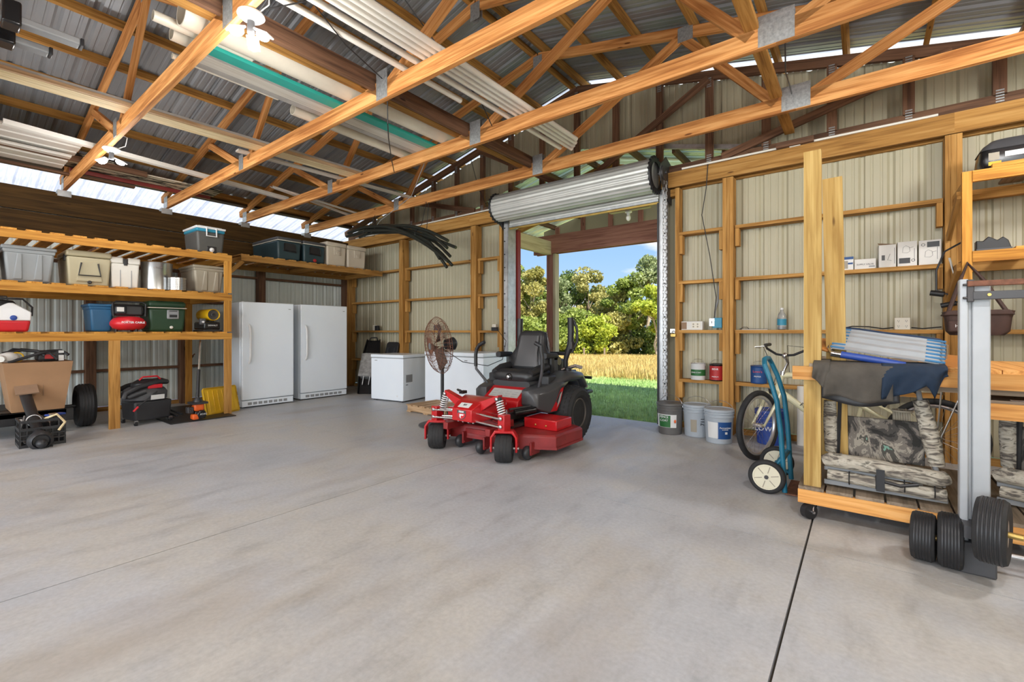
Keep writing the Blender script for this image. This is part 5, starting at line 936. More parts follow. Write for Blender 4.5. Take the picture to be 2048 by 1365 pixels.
part('fork', fk, 'creambike', t); part('fender', MB().loft([[FHUB + fdir * (.35 * math.cos(R(a))) + up * (.35 * math.sin(R(a))) + lat * l + (up * .012 if abs(l) < .01 else Vector((0, 0, 0))) for l in (-.03, 0, .03)] for a in range(60, 175, 12)][:5], cap=False) if False else MB().tube([HB + fdir * .03, HB + fdir * .09 + up * .02, HB + fdir * .10 + up * .05], .012, 6), 'black', t)
st = HT + Vector((.04, 0, .10)); hbm = MB().tube([HT, st, st + fdir * .05 + up * .07], .013, 10); part('stem', hbm, 'chrome', t); c0 = st + fdir * .05 + up * .07
hb = MB()
for s in (-1, 1): hb.tube([c0, c0 + lat * s * .08 + up * .01, c0 + lat * s * .18 - fdir * .02 + up * .06, c0 + lat * s * .26 - fdir * .13 + up * .09, c0 + lat * s * .285 - fdir * .24 + up * .095], .011, 10)
part('handlebar', hb, 'black', t); part('grip', MB().tube([c0 + lat * .265 - fdir * .14 + up * .09, c0 + lat * .288 - fdir * .26 + up * .095], .017, 10), 'black', t); part('grip', MB().tube([c0 - lat * .265 - fdir * .14 + up * .09, c0 - lat * .288 - fdir * .26 + up * .095], .017, 10), 'black', t)
part('brake_lever', MB().tube([c0 + lat * .25 - fdir * .10 + up * .08, c0 + lat * .30 - fdir * .02 + up * .07, c0 + lat * .33 - fdir * .16 + up * .06], .006, 6), 'steel', t); part('brake_lever', MB().tube([c0 - lat * .25 - fdir * .10 + up * .08, c0 - lat * .30 - fdir * .02 + up * .07, c0 - lat * .33 - fdir * .16 + up * .06], .006, 6), 'steel', t); part('brake_cable', MB().tube([c0 + lat * .25 - fdir * .08 + up * .07, c0 + lat * .1 + fdir * .16 + up * .05, HT + fdir * .12 - up * .02, HB + fdir * .05 + up * .05], .003, 5).tube([c0 - lat * .25 - fdir * .08 + up * .07, c0 - lat * .1 + fdir * .15 + up * .10, HT + Vector((.05, .03, 0)), (-.45, .03, .76)], .003, 5), 'black', t); part('headset', MB().cyl(HT + Vector((0, 0, -.02)), HT + Vector((.004, 0, .02)), .028).ell(c0, .026, .026, .03), 'chrome', t)
part('seat_post', MB().cyl(ST, ST + Vector((.03, 0, .15)), .013).cyl(ST - Vector((0, 0, .02)), ST + Vector((0, 0, .02)), .024), 'chrome', t); part('saddle', MB().loft([[(.0 + x, y * w_, .93 + zz) for y, zz in ((-1, 0), (-.6, .03), (0, .035), (.6, .03), (1, 0), (0, -.02))] for x, w_ in ((-.16, .025), (-.05, .05), (.08, .11), (.14, .10))]), 'blackgloss', t)
part('crank', MB().lathe([(.09, 0), (.09, .006), (.075, .006), (.075, 0), (.09, 0)], 28, (BB.x, -.06, BB.z), 'y', cap=False).tube([BB + Vector((0, -.07, 0)), BB + Vector((.12, -.08, -.11))], .009, 6), 'chrome', t); part('chain_guard', MB().tube([(BB.x - .1, -.062, BB.z + .06), (BB.x + .1, -.062, BB.z + .11), (RH.x, -.062, RH.z + .05)], .010, 6), 'black', t)
part('rack', MB().tube([(.15, -.06, .73), (.66, -.06, .74), (.68, 0, .74), (.66, .06, .74), (.15, .06, .73)], .007, 6).tube([(.5, -.06, .735), (RH.x, -.07, RH.z)], .006, 6).tube([(.62, -.06, .735), (RH.x + .02, -.07, RH.z)], .006, 6), 'steel', t); part('kickstand', MB().tube([(.0, -.06, .25), (.06, -.17, .0)], .009, 6), 'black', t)
# ================================================================== HAND TRUCK
t = thing('hand_truck', 'blue two-wheeled hand truck with cream wheels beside the cart', 'hand truck', (-.47, 4.05, 0))
m = MB(); top = []
for s in (-1, 1): m.tube([(.02, s * .19, .02), (-.005, s * .19, .45), (-.03, s * .19, .68), (-.075, s * .185, .84), (-.115, s * .16, .945), (-.125, s * .10, .985), (-.125, 0, .99)], .018, 10)
m.tube([(.0, -.19, .24), (.0, .19, .24)], .016, 8); part('frame', m, 'bluetruck', t); part('toe_plate', MB().box(.02, .28, -.19, .19, .004, .014), 'rust', t); part('axle', MB().cyl((-.09, -.24, .125), (-.09, .27, .125), .012).tube([(.0, -.19, .26), (-.09, -.2, .125), (.015, -.19, .06)], .012, 6).tube([(.0, .19, .26), (-.09, .2, .125), (.015, .19, .06)], .012, 6), 'bluetruck', t)
for yy in (-.235, .26):
    w_ = part('tire', MB().torus((-.09, yy, .125), .104, .021, 'y', 36, 10), 'blackrub', t); q = part('wheel_disc', MB().lathe([(.092, -.018), (.092, .018), (.03, .014), (.03, -.014)], 32, (-.09, yy, .125), 'y').lathe([(.092, -.022), (.082, -.022), (.082, -.016)], 32, (-.09, yy, .125), 'y', cap=False), 'dollywheel', w_); part('hub', MB().cyl((-.09, yy - .026, .125), (-.09, yy + .026, .125), .014), 'darksteel', w_); m = MB()
    for k in range(6): a = PI / 3 * k + .3; m.box(-.003, .003, -.0185, -.0165, .03, .088, Matrix.Translation((-.09, yy, .125)) @ Matrix.Rotation(a, 4, 'Y'))
    part('wheel_rib', m, 'taupe', w_)
# ================================================================== ROLLING CART with its load
t = thing('rolling_cart', 'wooden rolling cart with plank decks at the right', 'cart', (-.33, 3.45, 0)); Q = lambda x, y, z: (x + .33, y - 3.45, z)
FY = 3.47; XE = 2.05
for z, y in ((.1425, FY), (.1425, 4.50)): board('base_rail', Q(-.33, y, z), Q(XE, y, z), .038, .085, 'cartwood', t)
board('base_end', Q(-.31, FY, .1425), Q(-.31, 4.5, .1425), .038, .085, 'cartwood', t)
x = -.33 + .07
while x < XE: board('deck_plank', Q(x, FY - .015, .1955), Q(x, 4.52, .1955), .135, .02, 'greywood', t); x += .147
for y in (FY, 4.50): board('upper_rail', Q(-.36, y - .0, .9325), Q(XE, y, .9325), .038, .085, 'cartwood', t)
x = -.20
while x < XE: board('upper_plank', Q(x, FY - .015, .985), Q(x, 4.52, .985), .138, .02, 'greywood' if x < .3 else 'cartwood', t); x += .142
board('upper_underboard', Q(-.2, 3.53, .872), Q(XE, 3.53, .872), .04, .03, 'greywood', t); board('side_rail', Q(.52, 3.50, .772), Q(XE, 3.50, .772), .038, .085, 'cartwood', t); board('side_shelf', Q(.54, 3.9, .822), Q(XE, 3.9, .822), .8, .016, 'greywood', t)
board('corner_post', Q(-.255, 3.535, .205), Q(-.255, 3.535, 2.36), .092, .092, 'treated', t, up=(0, 1, 0)); 
for xx, yy in ((-.26, 4.45), (1.9, 3.53), (1.9, 4.45)): board('leg', Q(xx, yy, .205), Q(xx, yy, .89), .09, .09, 'treated', t, up=(0, 1, 0))
for xx, yy in ((-.25, 3.52), (-.25, 4.42), (1.9, 3.52), (1.9, 4.42)):
    a, b, _ = Q(xx, yy, 0); c = part('caster', MB().cyl((a - .036, b - .035, .048), (a - .008, b - .06, .048), .048), 'black', t); part('caster_fork', MB().box(a - .035, a + .04, b - .04, b + .04, .094, .100).prism([(b - .065, .04), (b - .03, .04), (b + .02, .094), (b - .04, .094)], 'x', a + .0, a + .006).cyl((a - .045, b - .028, .048), (a + .01, b - .068, .048), .008), 'chrome', c)
tag(board('leaning_timber', (-.12, 3.67, .206), (-.155, 3.62, 2.19), .105, .085, 'treated', up=(0, 1, 0)), 'shorter treated timber standing behind the tall cart post', 'timber')
# wetsuit draped over the front
t = thing('wetsuit', 'black and navy wetsuit draped over the front of the cart', 'wetsuit', (.05, 3.43, .8))
def drape(name, x0, x1, bot, mat, y0=3.43, back=3.62, wav=.012, z_top=1.012, off=0):
    nx, nv = 22, 16; V = []; F = []
    for i in range(nx + 1):
        u = i / nx; x = x0 + (x1 - x0) * u; zb = bot(u)
        for j in range(nv + 1):
            v_ = j / nv
            if v_ < .3: yy = back + (y0 - back) * v_ / .3; zz = z_top + off - .015 * (v_ / .3) ** 3
            else: s_ = (v_ - .3) / .7; zz = z_top + off - .012 - (z_top - .012 - zb) * s_; yy = y0 - .03 * math.sin(min(1, s_ * 3) * PI / 2) - wav * math.sin(9 * u + 3 * s_) * s_
            V.append((x - .05, yy - 3.43 - off, zz - .8))
    for i in range(nx):
        for j in range(nv): F.append((i * (nv + 1) + j, (i + 1) * (nv + 1) + j, (i + 1) * (nv + 1) + j + 1, i * (nv + 1) + j + 1))
    o = part(name, type('o', (), {'v': V, 'f': F}), mat, t, angle=80); s = o.modifiers.new('thick', 'SOLIDIFY'); s.thickness = .006; return o
drape('torso', -.19, .14, lambda u: .795 + .012 * math.sin(u * 2.4 * PI) - .012 * u, 'wetsuit', wav=.022); drape('navy_panel', .09, .37, lambda u: .80 + .15 * u ** 1.3 - .10 * max(0, .12 - abs(u - .82)) * 8, 'wetnavy', y0=3.44, wav=.03, off=.004); drape('left_leg', -.245, -.16, lambda u: .90 - .085 * u, 'wetsuit', y0=3.435, wav=.02, off=.008); drape('under_fold', -.20, .17, lambda u: .79 - .035 * math.sin(u * PI), 'black', y0=3.45, wav=.016, off=-.004)
# folded beach chair
t = thing('beach_chair', 'folded blue striped beach chair lying on the cart', 'beach chair', (.11, 3.66, 1.10), (R(24), R(8.5), R(-3)))
cols = ['grey', 'greystripe', 'greystripe', 'grey', 'greystripe', 'greystripe', 'grey', 'greystripe', 'grey', 'greystripe', 'navy']
for k in range(11): y = -.14 + k * .03; part('fabric_stripe', MB().loft([[(x, y, z), (x, y + .0295, z + .004), (x, y + .0295, z - .008 + .004), (x, y, z - .008)] for x, z in ((-.255, -.02), (-.265, .0), (-.25, .018), (-.15, .02), (.0, .015), (.15, .016), (.25, .012), (.275, -.01))]), cols[k], t, angle=60)
for k in range(7):
    for a, b, c, d in ((.19, .276, .0145, .0205), (-.262, -.19, .0195, .0235)): part('edge_stripe', MB().box(a, b, -.14 + k * .047, -.125 + k * .047, c, d), 'bluestripe', t)
part('padded_tube', MB().tube([(-.20, -.165, -.01), (.0, -.165, -.014), (.11, -.165, -.02)], .021, 10), 'blue', t); part('frame_tube', MB().tube([(-.26, .16, .0), (-.27, -.12, .0), (-.25, -.165, -.008), (.11, -.165, -.02), (.25, -.165, -.03), (.285, -.13, -.03), (.28, .18, -.02)], .012, 10), 'chrome', t); part('lower_frame', MB().tube([(-.24, .2, -.03), (-.25, -.14, -.035), (.24, -.14, -.045), (.25, .2, -.04)], .011, 8), 'steel', t)
for x0, x1 in ((-.36, -.27), (.25, .36)): part('armrest', MB().prism([(x0, -.10), (x1, -.12), (x1, .06), (x0 + .01, .05)], 'z', -.035, -.015), 'orangewood', t, bevel=.008)
# climbing tree stands with camouflage pads
def stand(label, loc, rot=0):
    t = thing('tree_stand', label, 'tree stand', loc, rot)
    part('seat_panel', MB().loft([[(x, .10 + .015 * math.sin(3 * x), z) for z in (.19, .45)] + [(x, .118, .45), (x, .118, .19)] for x in (-.19, -.09, .0, .1, .22)], True), 'camo', t, bevel=.006)
    part('front_pad', MB().tube([(-.27, .0, .165), (-.24, -.005, .18), (-.05, -.005, .175), (.12, -.005, .165), (.27, .0, .15), (.30, .02, .16)], [.035, .045, .046, .044, .047, .04], 14), 'camobark', t); part('lower_pad', MB().tube([(-.25, .0, .085), (-.1, -.008, .08), (.12, -.008, .07), (.30, .0, .065)], [.032, .036, .034, .036], 12), 'camobark', t)
    part('side_pad', MB().tube([(-.235, .10, .21), (-.24, .10, .40), (-.24, .1, .54)], [.036, .04, .036], 12), 'camobark', t); part('side_pad', MB().tube([(.27, .07, .21), (.245, .09, .36), (.20, .12, .58)], [.036, .045, .036], 12), 'camobark', t)
    part('frame', MB().box(-.27, .31, .012, .03, .015, .045).box(-.27, .30, .012, .03, .105, .13).tube([(-.235, .10, .13), (-.24, .1, .60)], .014, 8).tube([(.275, .06, .12), (.19, .13, .64)], .014, 8).box(-.2, -.18, .03, .3, .02, .05).box(.2, .22, .03, .3, .02, .05).box(-.20, -.185, .105, .13, .2, .60), 'grey', t, bevel=.003); part('strap', MB().box(-.01, .03, -.055, -.03, .04, .17), 'black', t); part('strap', MB().tube([(.0, -.03, .10), (.1, -.045, .09), (.18, -.03, .11)], .010, 6), 'black', t); part('strap', MB().tube([(.19, .13, .62), (.12, .14, .66), (.03, .15, .52)], .010, 6), 'black', t); part('strap', MB().tube([(-.2, .09, .2), (-.19, .085, .55)], .012, 6), 'black', t)
    m = MB()
    for k in range(4): m.torus((-.14 + .13 * k, -.006, .08), .039, .003, 'x', 16, 5)
    part('lashing', m, 'black', t)
stand('camouflage climbing tree stand on the cart, left of the grey mast', (.075, 3.53, .206)); stand('camouflage climbing tree stand on the cart, right of the grey mast', (.86, 3.66, .206), R(-20))
t = thing('rope_coil', 'bundle of tan cord hung behind the tree stand', 'rope', (.20, 3.80, .62)); m = MB()
for k in range(7): m.torus((.012 * k - .04, .01 * (k % 3), 0), .07 + .006 * (k % 3), .006, 'x', 22, 6)
part('loops', m, 'rope', t); part('tie', MB().torus((0, 0, .075), .05, .006, 'z', 16, 6), 'rope', t)
t = thing('duffel_bag', 'black duffel bag at the right edge of the cart top', 'bag', (1.20, 4.0, .996)); part('bag', MB().ell((0, 0, .14), .28, .18, .14), 'black', t); part('strap', MB().tube([(-.15, -.12, .2), (-.1, -.15, .28), (.1, -.15, .28), (.15, -.12, .2)], .012, 6), 'darkgrey', t)
tag(part('wire_basket', MB().tube([(.62, 3.52, .832), (1.5, 3.52, .832)], .006, 6).tube([(.62, 3.52, .88), (1.5, 3.52, .88)], .006, 6).cyl((.78, 3.52, .832), (.78, 3.52, .88), .006), 'steel'), 'thin steel rail lying in the cart shelf right of the mast', 'rail')
# ================================================================== GREY LIFT MAST with wheels
t = thing('lift_mast', 'tall grey steel lift mast with rubber wheels in front of the cart', 'lift', (.44, 3.2, 0))
part('mast', MB().box(-.055, -.022, -.03, .03, .0, 1.46).box(-.008, .058, -.01, .03, .02, 1.43).box(-.024, -.006, .0, .03, .0, 1.43), 'liftgrey', t, bevel=.006); part('foot', MB().box(-.055, .075, -.045, .04, .0, .16), 'darkgrey', t, bevel=.008)
part('bracket', MB().box(-.030, -.005, -.05, -.03, 1.345, 1.455).cyl((-.045, -.042, 1.43), (-.02, -.042, 1.43), .006).cyl((-.045, -.042, 1.365), (-.02, -.042, 1.365), .006), 'darksteel', t, bevel=.003); part('upper_arm', MB().box(-.03, .75, -.062, -.04, 1.42, 1.447), 'rust', t, bevel=.004); part('lower_arm', MB().box(-.01, .75, -.055, -.035, 1.355, 1.395), 'darkgrey', t, bevel=.003); part('bolt', MB().cyl((.045, -.062, 1.377), (.045, -.054, 1.377), .007), 'brass', t); part('base_bar', MB().cyl((.05, .08, .09), (.85, .08, .09), .014), 'steel', t)
def lw(x, y, z, r, w_, rx, parent):
    M = Matrix.Translation((x, y, z)) @ Matrix.Rotation(R(rx), 4, 'Z'); h = w_ / 2
    a = part('tire', MB().lathe([(r * .45, -h * .8), (r * .8, -h), (r * .94, -h * .92), (r, -h * .66), (r, h * .66), (r * .94, h * .92), (r * .8, h), (r * .45, h * .8)], 36, axis='x', M=M), 'blackrub', parent, angle=25); m = MB()
    for q in (-.6, -.36, -.12, .12, .36, .6): m.lathe([(r * 1.0, q * h - .005), (r * 1.014, q * h - .003), (r * 1.014, q * h + .003), (r * 1.0, q * h + .005)], 36, axis='x', M=M, cap=False)
    part('tread_rib', m, 'black', a); part('rim', MB().lathe([(r * .44, -h * .85), (r * .44, h * .85), (r * .1, h * .6), (r * .1, -h * .6)], 20, axis='x', M=M), 'galv', a)
lw(-.185, .02, .122, .121, .10, -8, t); lw(-.085, .0, .135, .134, .098, -6, t); lw(.045, -.125, .262, .150, .115, -14, t); part('axle', MB().cyl((-.22, .02, .125), (-.02, .0, .13), .016).cyl((.0, -.12, .26), (.14, -.15, .26), .014), 'brass', t); part('wheel_arm', MB().box(-.05, .0, -.12, .02, .20, .26), 'darkgrey', t)
# ================================================================== WALL SHELF at right
t = thing('wall_shelf', 'orange lumber shelf fixed to the back wall at far right', 'shelf', (.66, 5.1, 0)); S_ = lambda x, y, z: (x - .66, y - 5.1, z)
board('post', S_(.66, 5.10, 0), S_(.66, 5.10, 2.47), .058, .06, 'shelf', t, up=(0, 1, 0))
for z in (2.425, 1.79):
    board('front_rail', S_(.69, 5.08, z), S_(2.3, 5.08, z), .038, .085, 'shelf', t); board('back_rail', S_(.69, 5.68, z - .02), S_(2.3, 5.68, z - .02), .038, .085, 'girt', t); board('end_rail', S_(.665, 5.12, z - .05), S_(.665, 5.70, z - .05), .038, .085, 'girt', t)
    x = 1.0
    while x < 2.3: board('shelf_plank', S_(x, 5.10, z + .052), S_(x, 5.68, z + .052), .14, .018, 'greywood' if z > 2 else 'shelf', t); x += .3
board('brace', S_(.62, 5.12, 2.30), S_(.62, 5.68, 2.05), .03, .07, 'girt', t); board('brace', S_(.62, 5.12, 1.72), S_(.62, 5.68, 1.50), .03, .07, 'girt', t)
t = thing('outboard_cover', 'black and grey rounded motor cover with stickers on the top shelf', 'motor cover', (1.10, 5.28, 2.487)); part('lower_shell', MB().loft([[(x, y, z) for x, y in rrect(-.36 + i, .40, -.13 + i, .16 - i, .06)] for z, i in ((0, .02), (.05, .0), (.15, .01))]), 'blackgloss', t, angle=60); part('upper_shell', MB().loft([[(x, y, z) for x, y in rrect(-.355 + i * 1.2, .40, -.125 + i, .155 - i, .05)] for z, i in ((.15, .0), (.19, .02), (.235, .06), (.25, .10))]), 'darkgrey', t, angle=60)
for x0, x1, z0, z1, mt in ((-.31, -.25, .06, .12, 'taupe'), (-.22, -.11, .075, .115, 'whitelabel'), (-.31, -.24, .02, .05, 'yellow')): part('sticker', MB().box(x0, x1, -.1325, -.1305, z0, z1), mt, t)
part('emblem', MB().torus((-.03, -.132, .10), .035, .010, 'y', 22, 6), 'offwhite', t)
tag(board('loose_board', (.80, 5.10, 2.487 + .0), (1.02, 5.10, 2.49), .05, .03, 'shelf'), 'small wood offcut on the top shelf rail under the motor cover', 'wood block')
t = thing('black_clamp', 'black tool on the middle shelf beside the shelf post', 'tool', (.83, 5.25, 1.851)); part('body', MB().prism([(-.10, 0), (.10, 0), (.08, .07), (.05, .10), (.02, .075), (-.03, .11), (-.06, .075), (-.1, .08)], 'y', -.04, .04), 'black', t, bevel=.006); part('foot', MB().box(-.1, .1, -.045, .045, -.0, .012), 'darkgrey', t)
tag(board('loose_board', (1.06, 5.10, 1.852), (1.5, 5.12, 1.852), .09, .03, 'shelf'), 'loose board lying on the middle shelf at right', 'wood block')
t = thing('tool_pouch', 'brown canvas tool pouch hanging behind the grey mast', 'tool bag', (.68, 4.90, 1.17)); part('pouch', MB().loft([[(x, y, z) for x, y in rrect(-.17 * k, .19 * k, -.07 * k, .07 * k, .04 * k)] for z, k in ((.0, .8), (.03, .95), (.13, 1.0), (.18, 1.08), (.185, 1.0))]), 'brownbag', t, angle=60); part('front_pocket', MB().box(-.16, .05, -.09, -.06, .02, .11), 'brownbag', t, bevel=.015, seg=3); part('flap', MB().prism([(-.19, .15), (.2, .15), (.17, .19), (-.16, .19)], 'y', -.085, .08), 'brownbag', t, bevel=.01); part('strap', MB().tube([(-.15, 0, .17), (-.08, .08, .40), (-.02, .16, .57), (.06, .08, .42), (.17, 0, .17)], .014, 8), 'brownbag', t); text('lettering', 'HUSKY', .032, frame((-.07, -.0915, .07), (1, 0, 0), (0, 0, 1)), 'white', t)
t = thing('extension_cord', 'black cord with sockets hanging on the right wall post', 'cord', (.62, 5.60, 1.55)); part('cord', MB().tube([(.06, -.1, .42), (-.04, -.04, .36), (-.09, 0, .2), (-.09, .0, .02), (-.02, -.02, -.02), (.05, 0, .0), (.07, 0, -.08), (.02, -.02, -.10)], .008, 6), 'black', t); part('socket', MB().cyl((-.13, 0, .0), (-.04, -.02, -.02), .025).cyl((-.06, 0, -.12), (.04, -.02, -.10), .022), 'black', t); part('tools', MB().tube([(-.01, -.05, .30), (.04, -.06, .05)], .009, 6).tube([(.06, -.05, .2), (.07, -.06, .02)], .010, 6), 'steel', t)
t = thing('spray_bottle', 'blue and white container on the cart behind the mast', 'bottle', (.60, 4.25, .996)); part('body', MB().lathe([(.045, 0), (.05, .01), (.05, .15), (.03, .19), (.018, .21)], 20), 'whitelabel', t); part('label', MB().lathe([(.0508, .02), (.0508, .10)], 20, cap=False), 'bluelabel', t); part('cap', MB().cyl((0, 0, .205), (0, 0, .23), .02), 'coolblue', t)
# ================================================================== ZERO-TURN MOWER (faces the camera side, -Y)
t = thing('riding_mower', 'red zero-turn riding mower with black seat in front of the door', 'mower', (-3.03, 3.2, 0), R(1.5)); mw = t
# --- front caster wheels, forks, suspension
for s in (-1, 1):
    cx = .43 * s; CM = Matrix.Translation((cx, .05, 0)) @ Matrix.Rotation(R(34 if s < 0 else 30), 4, 'Z') @ Matrix.Translation((-cx, -.05, 0)); W = part('caster_tire', MB().lathe([(.05, -.070), (.10, -.080), (.116, -.077), (.1245, -.062), (.127, -.03), (.1275, 0), (.127, .03), (.1245, .062), (.116, .077), (.10, .080), (.05, .070)], 36, (cx, .05, .1275), 'x'), 'blackrub', t, angle=30, M=CM); part('rim', MB().lathe([(.055, -.08), (.05, -.07), (.015, -.085), (.015, .085), (.05, .07), (.055, .08)], 20, (cx, .05, .127), 'x'), 'darkgrey', W); m = MB()
    for q in (-.03, .0, .03): m.torus((cx + q, .05, .127), .1268, .0018, 'x', 36, 4)
    part('tread_line', m, 'black', W)
    o = [(-.125, .10), (-.125, .235), (-.085, .295), (.085, .295), (.125, .235), (.125, .10), (.105, .10), (.105, .23), (.072, .272), (-.072, .272), (-.105, .23), (-.105, .10)]
    F = part('caster_fork', MB().prism([(cx + a, b) for a, b in o], 'y', -.005, .105), 'red', t, bevel=.006, M=CM); part('axle_bolt', MB().cyl((cx - .135, .05, .127), (cx + .135, .05, .127), .013, n=8), 'steel', F)
    part('spindle', MB().box(cx - .038, cx + .038, .0, .10, .29, .435), 'red', t, bevel=.006)
    for z in (.405, .330): a = part('control_arm', MB().cyl((s * .12, -.01 + .02, z + .015), (cx - s * .01, -.012, z), .011), 'chrome', t); part('arm_bolt', MB().lathe([(.018, 0), (.018, -.010), (.010, -.016)], 12, (cx, -.004, z), 'y'), 'steel', a)
    part('control_arm', MB().cyl((s * .14, .20, .40), (cx - s * .02, .08, .40), .011).cyl((s * .14, .20, .33), (cx - s * .02, .08, .33), .011), 'chrome', t)
    # coil-over shock
    p0, p1 = Vector((s * .335, .09, .575)), Vector((s * .395, .08, .385)); SH = part('shock', MB().cyl(p0, p1, .014).cyl(p0, p0 + (p1 - p0) * .12, .026).cyl(p1, p1 - (p1 - p0) * .12, .028), 'black', t); d = p1 - p0; x = d.normalized(); y = x.orthogonal().normalized(); z = x.cross(y); pts = []
    for i in range(85): a = 2 * PI * i / 12; q = p0 + d * (.10 + .78 * i / 84); pts.append(q + (y * math.cos(a) + z * math.sin(a)) * .033)
    part('spring', MB().tube(pts, .0058, 6), 'white', SH); part('shock_bolt', MB().lathe([(.018, 0), (.018, -.012), (.01, -.018)], 12, (p0.x, p0.y - .03, p0.z - .01), 'y'), 'steel', SH)
    m = MB(); a0, a1 = Vector((s * .10, .10, .455)), Vector((s * .345, .10, .590)); m.loft([[a0 + Vector((0, -.045, -.05)), a0 + Vector((0, .045, -.05)), a0 + Vector((0, .045, .06)), a0 + Vector((0, -.045, .06))], [a1 + Vector((0, -.035, -.03)), a1 + Vector((0, .035, -.03)), a1 + Vector((0, .035, .012)), a1 + Vector((0, -.035, .012))]]); part('shock_tower', m, 'red', t, bevel=.005)
NO = part('nose_box', MB().loft([[(-.125, -.055, .34), (.125, -.055, .34), (.125, -.055, .455), (-.125, -.055, .455)], [(-.14, .06, .33), (.14, .06, .33), (.15, .06, .52), (-.15, .06, .52)], [(-.22, .26, .36), (.22, .26, .36), (.24, .26, .545), (-.24, .26, .545)], [(-.22, .34, .36), (.22, .34, .36), (.24, .34, .53), (-.24, .34, .53)]]), 'red', t, bevel=.006)
sl = Vector((0, .115, .065)).normalized(); part('nose_sticker', MB().box(-.075, .065, -.04, .03, .001, .0025, frame((0, .005, .488), (1, 0, 0), sl)), 'whitelabel', NO); text('lettering', 'ISX', .03, frame((-.005, .002, .4905), (1, 0, 0), sl), 'black', NO, bold=.0008)
part('shield', MB().prism([(-.055, .445), (.055, .445), (.055, .40), (.04, .375), (0, .352), (-.04, .375), (-.055, .40)], 'y', -.0585, -.0555), 'darkgrey', NO); part('shield_panel', MB().prism([(-.048, .418), (.048, .418), (.048, .402), (.035, .38), (0, .36), (-.035, .38), (-.048, .402)], 'y', -.0600, -.0586), 'redplastic', NO); text('lettering', 'FERRIS', .022, frame((0, -.0605, .432), (1, 0, 0), (0, 0, 1)), 'white', NO, bold=.001); part('f_mark', MB().prism([(-.022, .410), (.034, .410), (.024, .396), (-.006, .396), (-.004, .368), (-.022, .384)], 'y', -.0615, -.0598), 'white', NO)
m = MB()
for x in (-.09, -.03, .04, .10): m.lathe([(.012, 0), (.012, -.008), (.006, -.012)], 10, (x, -.0, .332), 'z')
part('bolt', m, 'steel', NO); part('latch', MB().box(-.27, -.22, .20, .27, .555, .585).tube([(-.24, .20, .585), (-.26, .17, .60), (-.20, .16, .585)], .012, 8), 'black', t, bevel=.008)
part('front_crossmember', MB().box(-.36, .36, .20, .30, .28, .345).box(-.30, -.24, -.0, .25, .22, .29).box(.24, .30, -.0, .25, .22, .29), 'deckred', t, bevel=.006)
# --- main frame and foot pan
part('main_frame', MB().box(-.24, -.18, .30, 1.6, .30, .38).box(.18, .24, .30, 1.6, .30, .38).box(-.24, .24, 1.3, 1.38, .28, .40), 'darksteel', t, bevel=.006)
FP = part('foot_pan', MB().loft([[(-.235, .52, .36), (.235, .52, .36), (.235, .54, .475), (-.235, .54, .475)], [(-.24, .70, .36), (.24, .70, .36), (.235, .72, .595), (-.235, .72, .595)], [(-.24, .86, .36), (.24, .86, .36), (.235, .86, .60), (-.235, .86, .60)]]), 'red', t, bevel=.008)
up = Vector((0, .18, .12)).normalized(); part('warning_label', MB().box(-.185, .20, -.065, .065, .0, .003, frame((0, .632, .5365), (1, 0, 0), up)), 'silverlabel', FP); m = MB()
for k in range(4): 
    for j in range(3): m.box(-.165 + .09 * k, -.165 + .09 * k + .06, -.05 + .035 * j, -.046 + .035 * j, .003, .0036, frame((0, .632, .5365), (1, 0, 0), up))
part('print_line', m, 'grey', FP); text('lettering', 'ISX 2200', .042, frame((.02, .5285, .442), (1, 0, 0), (0, .10, 1)), 'white', FP, bold=.001); part('lower_pan', MB().box(-.23, .23, .32, .54, .35, .375), 'deckred', t, bevel=.004)
# --- seat
def ringx(y, hw, z0, z1, k=.55, n=16):
    o = []
    for i in range(n): a = 2 * PI * i / n; c, s_ = math.cos(a), math.sin(a); o.append((hw * math.copysign(abs(c) ** k, c), y, (z0 + z1) / 2 + (z1 - z0) / 2 * math.copysign(abs(s_) ** k, s_)))
    return o
SB = part('seat_base', MB().loft([ringx(.74, .25, .585, .665), ringx(.78, .27, .585, .68), ringx(1.15, .27, .585, .68), ringx(1.2, .25, .59, .66)]), 'darkplastic', t, angle=60); part('knob', MB().lathe([(.042, 0), (.042, -.012), (.03, -.022), (.012, -.03)], 20, (-.02, .738, .70), 'y'), 'blackgloss', SB); part('knob_cap', MB().lathe([(.02, -.022), (.02, -.032), (.01, -.035)], 14, (-.02, .738, .70), 'y'), 'steel', SB)
part('seat_cushion', MB().loft([ringx(.735, .20, .655, .74, .5), ringx(.76, .265, .65, .765, .5), ringx(.85, .28, .65, .785, .5), ringx(1.0, .275, .65, .77, .5), ringx(1.14, .26, .66, .78, .5)]), 'seatblack', t, angle=60)
for s in (-1, 1): part('side_bolster', MB().tube([(s * .24, .76, .74), (s * .255, .90, .775), (s * .25, 1.08, .80)], [.04, .05, .045], 10), 'seatblack', t)
def ringz(z, hw, y0, y1, k=.5, n=16):
    o = []
    for i in range(n): a = 2 * PI * i / n; c, s_ = math.cos(a), math.sin(a); o.append((hw * math.copysign(abs(c) ** k, c), (y0 + y1) / 2 + (y1 - y0) / 2 * math.copysign(abs(s_) ** k, s_), z))
    return o
